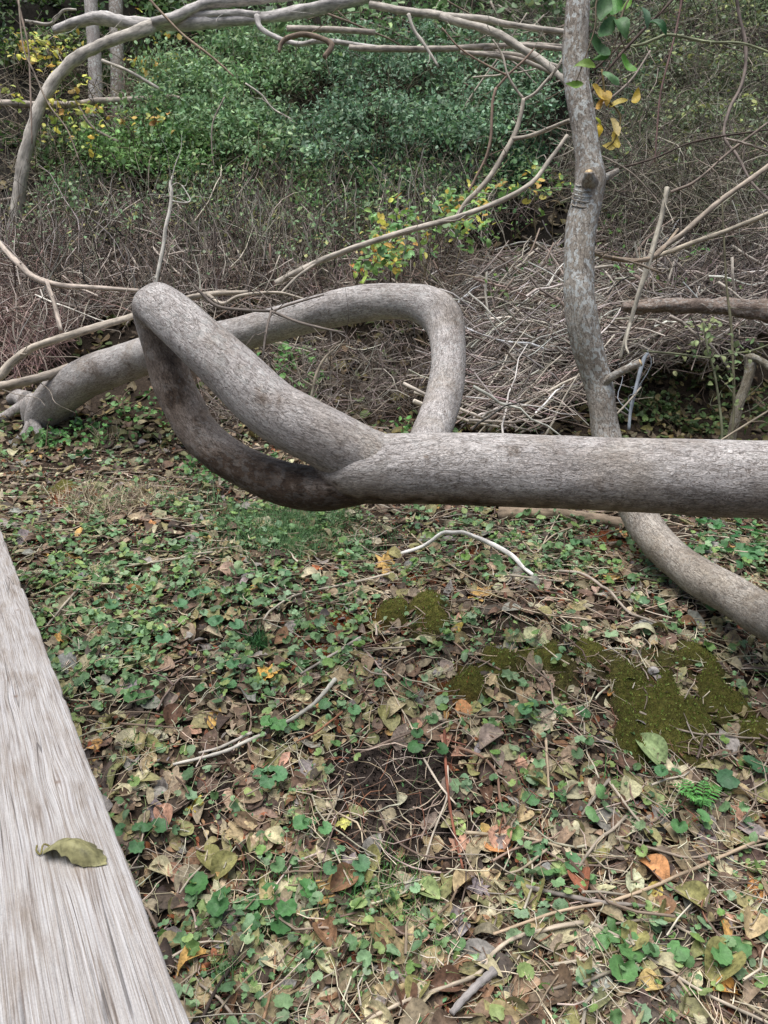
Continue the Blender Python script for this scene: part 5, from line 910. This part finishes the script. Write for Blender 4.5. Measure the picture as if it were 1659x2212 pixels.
bush('low_shrub', 'green leaves growing under the arched stem at left', [(330, 880, 90, 40), (250, 930, 100, 35), (160, 950, 80, 30), (430, 1010, 60, 30)], 60, 10, .04, [(90, 134, 74), (110, 150, 90), (74, 116, 64)], lift=(.02, .15), rad=.1, temps=[RO[0], OV[1]], stems=16)
bush('low_shrub', 'shaded leafy ground shrub under the dark log at right', [(1480, 830, 140, 40), (1590, 880, 80, 40), (1400, 880, 80, 40), (1500, 910, 140, 30)], 110, 10, .05, [(74, 92, 54), (88, 110, 62), (104, 96, 62), (66, 84, 52)], lift=(.02, .2), rad=.14, temps=[RO[0], OV[1]], stems=10)
bush('low_shrub', 'sparse small green leaves over the brush pile', [(1480, 600, 150, 60), (1140, 620, 100, 60), (1500, 480, 120, 60), (1330, 520, 50, 60), (1100, 500, 100, 40)], 70, 7, .05, [(96, 134, 76), (116, 150, 70), (84, 120, 72)], lift=(.7, 1.2), rad=.12, stems=20)
# leaves of the thin leafy sapling
mb = MB(); L_ = []
for a, b in ((1400, 440), (1420, 470), (1380, 400), (1385, 350), (1330, 470), (1280, 500), (1300, 490), (1450, 480), (1540, 420), (1560, 400), (1440, 640), (1420, 560), (1500, 560), (1540, 450), (1370, 330), (1410, 320), (1340, 350), (1360, 380), (1400, 350), (1460, 560), (1480, 600), (1520, 520), (1550, 480), (1530, 690)):
    L_.append(P(829.5 + .5 * a, 530.9 + .5 * b, 4.48 + random.uniform(-.06, .06)))
L_ = np.repeat(np.array(L_), 3, 0) + RNG.normal(0, .03, (len(L_) * 3, 3))
scatter(mb, [OV[0], OV[1]], L_, RNG.normal(0, .5, (len(L_), 3)) + [0, -.6, .8], RNG.uniform(0, 6.28, len(L_)), RNG.uniform(.03, .05, len(L_)), pal([(130, 146, 100), (112, 140, 92), (150, 160, 110)], len(L_)))
mb.build('foliage', M_GREEN, leafy, loc=np.array(leafy.location))

def tangle(boxes, n, L, r, cols, name, label, lift=(0, .6), dirs=None, bend=.18, npt=5, seg=3, kind='stuff', wig=.05):
    B_ = np.array([b[:4] for b in boxes], float); w_ = np.array([b[4] if len(b) > 4 else b[2] * b[3] for b in boxes], float)
    e = B_[RNG.choice(len(B_), n, p=w_ / w_.sum())]; a = RNG.uniform(0, 6.28, n); q = np.sqrt(RNG.random(n))
    px = e[:, 0] + e[:, 2] * q * np.cos(a); py = e[:, 1] + e[:, 3] * q * np.sin(a); c = on_hill(px, py, RNG.uniform(*lift, n)); cc = (pal(cols, n, None, .38) * .98).clip(0, .8); mb = MB()
    if dirs is None: d = RNG.normal(0, 1, (n, 3)) * [1, .5, .9]
    else:
        D_ = np.array(dirs, float)[RNG.integers(0, len(dirs), n)]; an = np.radians(D_[:, 0] + RNG.normal(0, 1, n) * D_[:, 1]); d = np.stack([np.cos(an), RNG.normal(0, .25, n), np.sin(an)], -1)
    d /= np.linalg.norm(d, axis=1)[:, None]; ln = L * RNG.uniform(.35, 1.1, n); u = np.linspace(-.5, .5, npt); s = np.cross(d, RNG.normal(0, 1, (n, 3))); s /= np.linalg.norm(s, axis=1)[:, None]
    pts = c[:, None] + (u[None] * ln[:, None])[..., None] * d[:, None] + ((RNG.normal(0, bend, n) * ln)[:, None] * (1 - 4 * u ** 2)[None])[..., None] * s[:, None] + RNG.normal(0, .3 * wig, (n, npt, 3)) * ln[:, None, None]
    tubes(mb, pts, r * RNG.uniform(.5, 1.4, (n, 1)) * np.linspace(1, .45, npt)[None], cc, seg)
    return tag(mb.build(name, M_STICK), label, 'brush', kind=kind)
TG = [(154, 144, 134), (128, 116, 106), (180, 170, 158), (98, 88, 80), (152, 134, 126), (138, 126, 114)]
tangle([(300, 560, 330, 110), (640, 560, 330, 110), (900, 600, 200, 90), (100, 600, 140, 110), (800, 430, 380, 70), (330, 440, 250, 70)], 8200, .44, .0036, TG + [(150, 126, 114)], 'brush_tangle', 'fine reddish brown tangle of dead twigs across the bank at left centre', lift=(0, .75))
tangle([(80, 620, 130, 110), (40, 720, 100, 70)], 1500, .5, .0042, [(160, 134, 126), (136, 108, 102), (182, 164, 152)], 'brush_tangle', 'purplish brown twigs at the left edge of the bank', lift=(0, .5), dirs=[(90, 25), (70, 20), (120, 20), (0, 30)])
tangle([(1480, 200, 200, 220), (1400, 350, 200, 120), (1580, 400, 110, 120), (1200, 60, 160, 80)], 6500, .7, .0034, [(136, 128, 116), (112, 104, 92), (156, 148, 134), (104, 108, 84), (92, 80, 72)], 'vine_tangle', 'dense tangle of thin hanging vines at the upper right', lift=(0, 1.9), bend=.2, npt=6)
tangle([(700, 250, 480, 180), (150, 250, 180, 200), (1050, 120, 150, 90)], 3200, .6, .0036, [(138, 126, 108), (110, 100, 84), (164, 154, 136)], 'vine_tangle', 'thin stems and vines running through the green bushes', lift=(0, 1.1), bend=.2, npt=6)
tangle([(780, 820, 160, 90), (640, 800, 100, 80), (480, 880, 60, 60), (860, 780, 70, 80)], 900, .36, .0032, TG, 'brush_tangle', 'thin dry twigs seen through the arch', lift=(0, .5), bend=.2)
tangle([(300, 500, 330, 100), (700, 470, 300, 100), (950, 420, 160, 80), (1480, 380, 180, 120), (1350, 480, 60, 120)], 1700, .75, .0045, [(160, 152, 142), (124, 114, 104), (92, 82, 74), (182, 172, 160), (112, 112, 90)], 'upright_stems', 'bare upright stems and vines rising out of the brush on the bank', lift=(.1, 1.3), dirs=[(90, 18), (75, 18), (108, 18)], bend=.12, npt=7, seg=4)
FAN = [(25, 14), (35, 12), (50, 14), (10, 12), (-12, 14), (-35, 16), (160, 10)]
tangle([(1130, 780, 180, 120), (1120, 640, 180, 90), (1420, 620, 260, 90), (1500, 520, 190, 90), (1380, 720, 170, 60)], 3600, .6, .0046, [(168, 158, 148), (146, 134, 126), (186, 176, 164), (120, 108, 100), (156, 140, 130)], 'brush_pile', 'thin grey sticks and twigs heaped in the brush pile around the upright tree', lift=(.0, 1.0), dirs=FAN, bend=.13, npt=6, seg=4, wig=.06)
tangle([(1560, 640, 140, 120), (1540, 540, 150, 100)], 1500, .55, .0044, [(160, 148, 140), (132, 122, 116), (108, 98, 90)], 'brush_pile', 'dense thin twigs of the brush pile near the right edge', lift=(.2, 1.0), bend=.15, seg=4)
tangle([(1120, 790, 150, 110), (1110, 660, 150, 90), (1440, 660, 220, 80), (1520, 520, 170, 110), (1200, 600, 80, 80)], 900, .7, .0080, [(190, 182, 172), (164, 154, 144), (204, 196, 186), (130, 118, 108)], 'brush_pile', 'medium thick grey sticks filling the brush pile', lift=(.1, 1.1), dirs=FAN, bend=.10, npt=7, seg=5, wig=.05)
tangle([(250, 580, 260, 100), (650, 520, 300, 80), (80, 680, 120, 60), (1050, 70, 180, 70)], 420, .7, .006, [(166, 156, 146), (140, 126, 116), (186, 176, 164)], 'brush_tangle', 'medium thick bare stems mixed into the brush on the bank', lift=(.1, .9), bend=.1, npt=6, seg=5)
# the larger sticks of the pile, one object each
def pile(boxes, n, L, r, cols, labels, group, lift, dirs, seg=6):
    for i in range(n):
        b = boxes[i % len(boxes)]; px = b[0] + b[2] * random.uniform(-1, 1); py = b[1] + b[3] * random.uniform(-1, 1); lf = random.uniform(*lift); c = on_hill([px], [py], lf)[0]
        m_ = random.choice(dirs); an = R(random.gauss(*m_)); d = np.array([math.cos(an), random.gauss(0, .2), math.sin(an)]); d /= np.linalg.norm(d); ln = L * random.uniform(.5, 1.2)
        s = np.cross(d, RNG.normal(0, 1, 3)); s /= np.linalg.norm(s); t_ = np.linspace(-.5, .5, 7); bb = random.gauss(0, .10) * ln
        pts = c + t_[:, None] * ln * d + (bb * (1 - 4 * t_ ** 2))[:, None] * s + RNG.normal(0, .007, (7, 3)); k = random.randrange(len(cols))
        mb = MB(); tube(mb, pts, r * random.uniform(.65, 1.45) * np.linspace(1, .6, 7), seg, lin(cols[k]) * random.uniform(.85, 1.15), lump=.06); o = mb.build('brush_stick', M_STICK, loc=c); tag(o, labels[k], 'stick', group + ', ' + labels[k].split(' dead')[0])
pile([(1120, 800, 130, 100), (1110, 700, 130, 60), (1090, 860, 130, 50), (1160, 620, 120, 80)], 100, .85, .0095, [(172, 162, 150), (140, 124, 112), (194, 184, 168)], ['grey dead stick in the fan shaped pile left of the upright tree', 'brown dead stick in the fan shaped pile left of the upright tree', 'pale dead stick in the fan shaped pile left of the upright tree'], 'sticks of the fan shaped brush pile', (.1, .9), [(28, 9), (40, 9), (18, 8), (55, 10), (-25, 10)])
pile([(1430, 700, 200, 60), (1500, 540, 170, 110), (1400, 600, 120, 80), (1580, 580, 90, 100)], 95, .8, .0095, [(172, 162, 152), (140, 124, 114), (192, 182, 168)], ['grey dead stick in the heap right of the upright tree', 'brown dead stick in the heap right of the upright tree', 'pale dead stick in the heap right of the upright tree'], 'sticks of the heap right of the upright tree', (.3, 1.0), [(25, 14), (-20, 14), (50, 14), (5, 12), (-50, 14)])
pile([(200, 590, 200, 60), (450, 640, 180, 40), (80, 680, 90, 50), (100, 560, 120, 80)], 40, .8, .009, [(160, 148, 136), (118, 98, 88), (184, 172, 158)], ['grey dead branch in the brush behind the left end of the arch', 'brown dead branch in the brush behind the left end of the arch', 'pale dead branch in the brush behind the left end of the arch'], 'dead branches in the left brush', (.1, .6), [(30, 14), (10, 12), (-30, 16), (80, 16)])
pile([(700, 500, 260, 70), (420, 520, 200, 60), (980, 560, 120, 60), (900, 620, 120, 40)], 35, .7, .007, [(160, 148, 136), (118, 100, 90), (178, 166, 152)], ['grey dead stem slanting in the brush on the middle of the bank', 'brown dead stem slanting in the brush on the middle of the bank', 'pale dead stem slanting in the brush on the middle of the bank'], 'dead stems on the middle of the bank', (.1, .8), [(35, 18), (60, 20), (100, 18), (-40, 20)])
pile([(1040, 60, 160, 70), (900, 50, 200, 40), (1120, 110, 90, 60)], 28, 1.1, .0105, [(166, 154, 142), (134, 116, 102), (184, 172, 158)], ['grey dead branch in the tangle left of the top of the upright tree', 'brown dead branch in the tangle left of the top of the upright tree', 'pale dead branch in the tangle left of the top of the upright tree'], 'dead branches left of the top of the upright tree', (.8, 2.4), [(-20, 12), (-35, 12), (10, 12), (50, 14), (0, 8)])
# snail shell by the moss
sc_ = OG(1408, 1468, .028); mb = MB()
sp_ = [(.0135 * math.exp(-.16 * a) * math.cos(a), .004 * a * .3, .0135 * math.exp(-.16 * a) * math.sin(a)) for a in np.linspace(0, 12.5, 60)]
tube(mb, sc_ + np.array(sp_), .0125 * np.exp(-.16 * np.linspace(0, 12.5, 60)), 12, lin((206, 198, 190)))
tag(mb.build('snail_shell', M_STICK, loc=sc_), 'small pale grey snail shell at the upper edge of the green moss', 'shell')
print('objects', len(bpy.data.objects), 'leaves', nleaf)
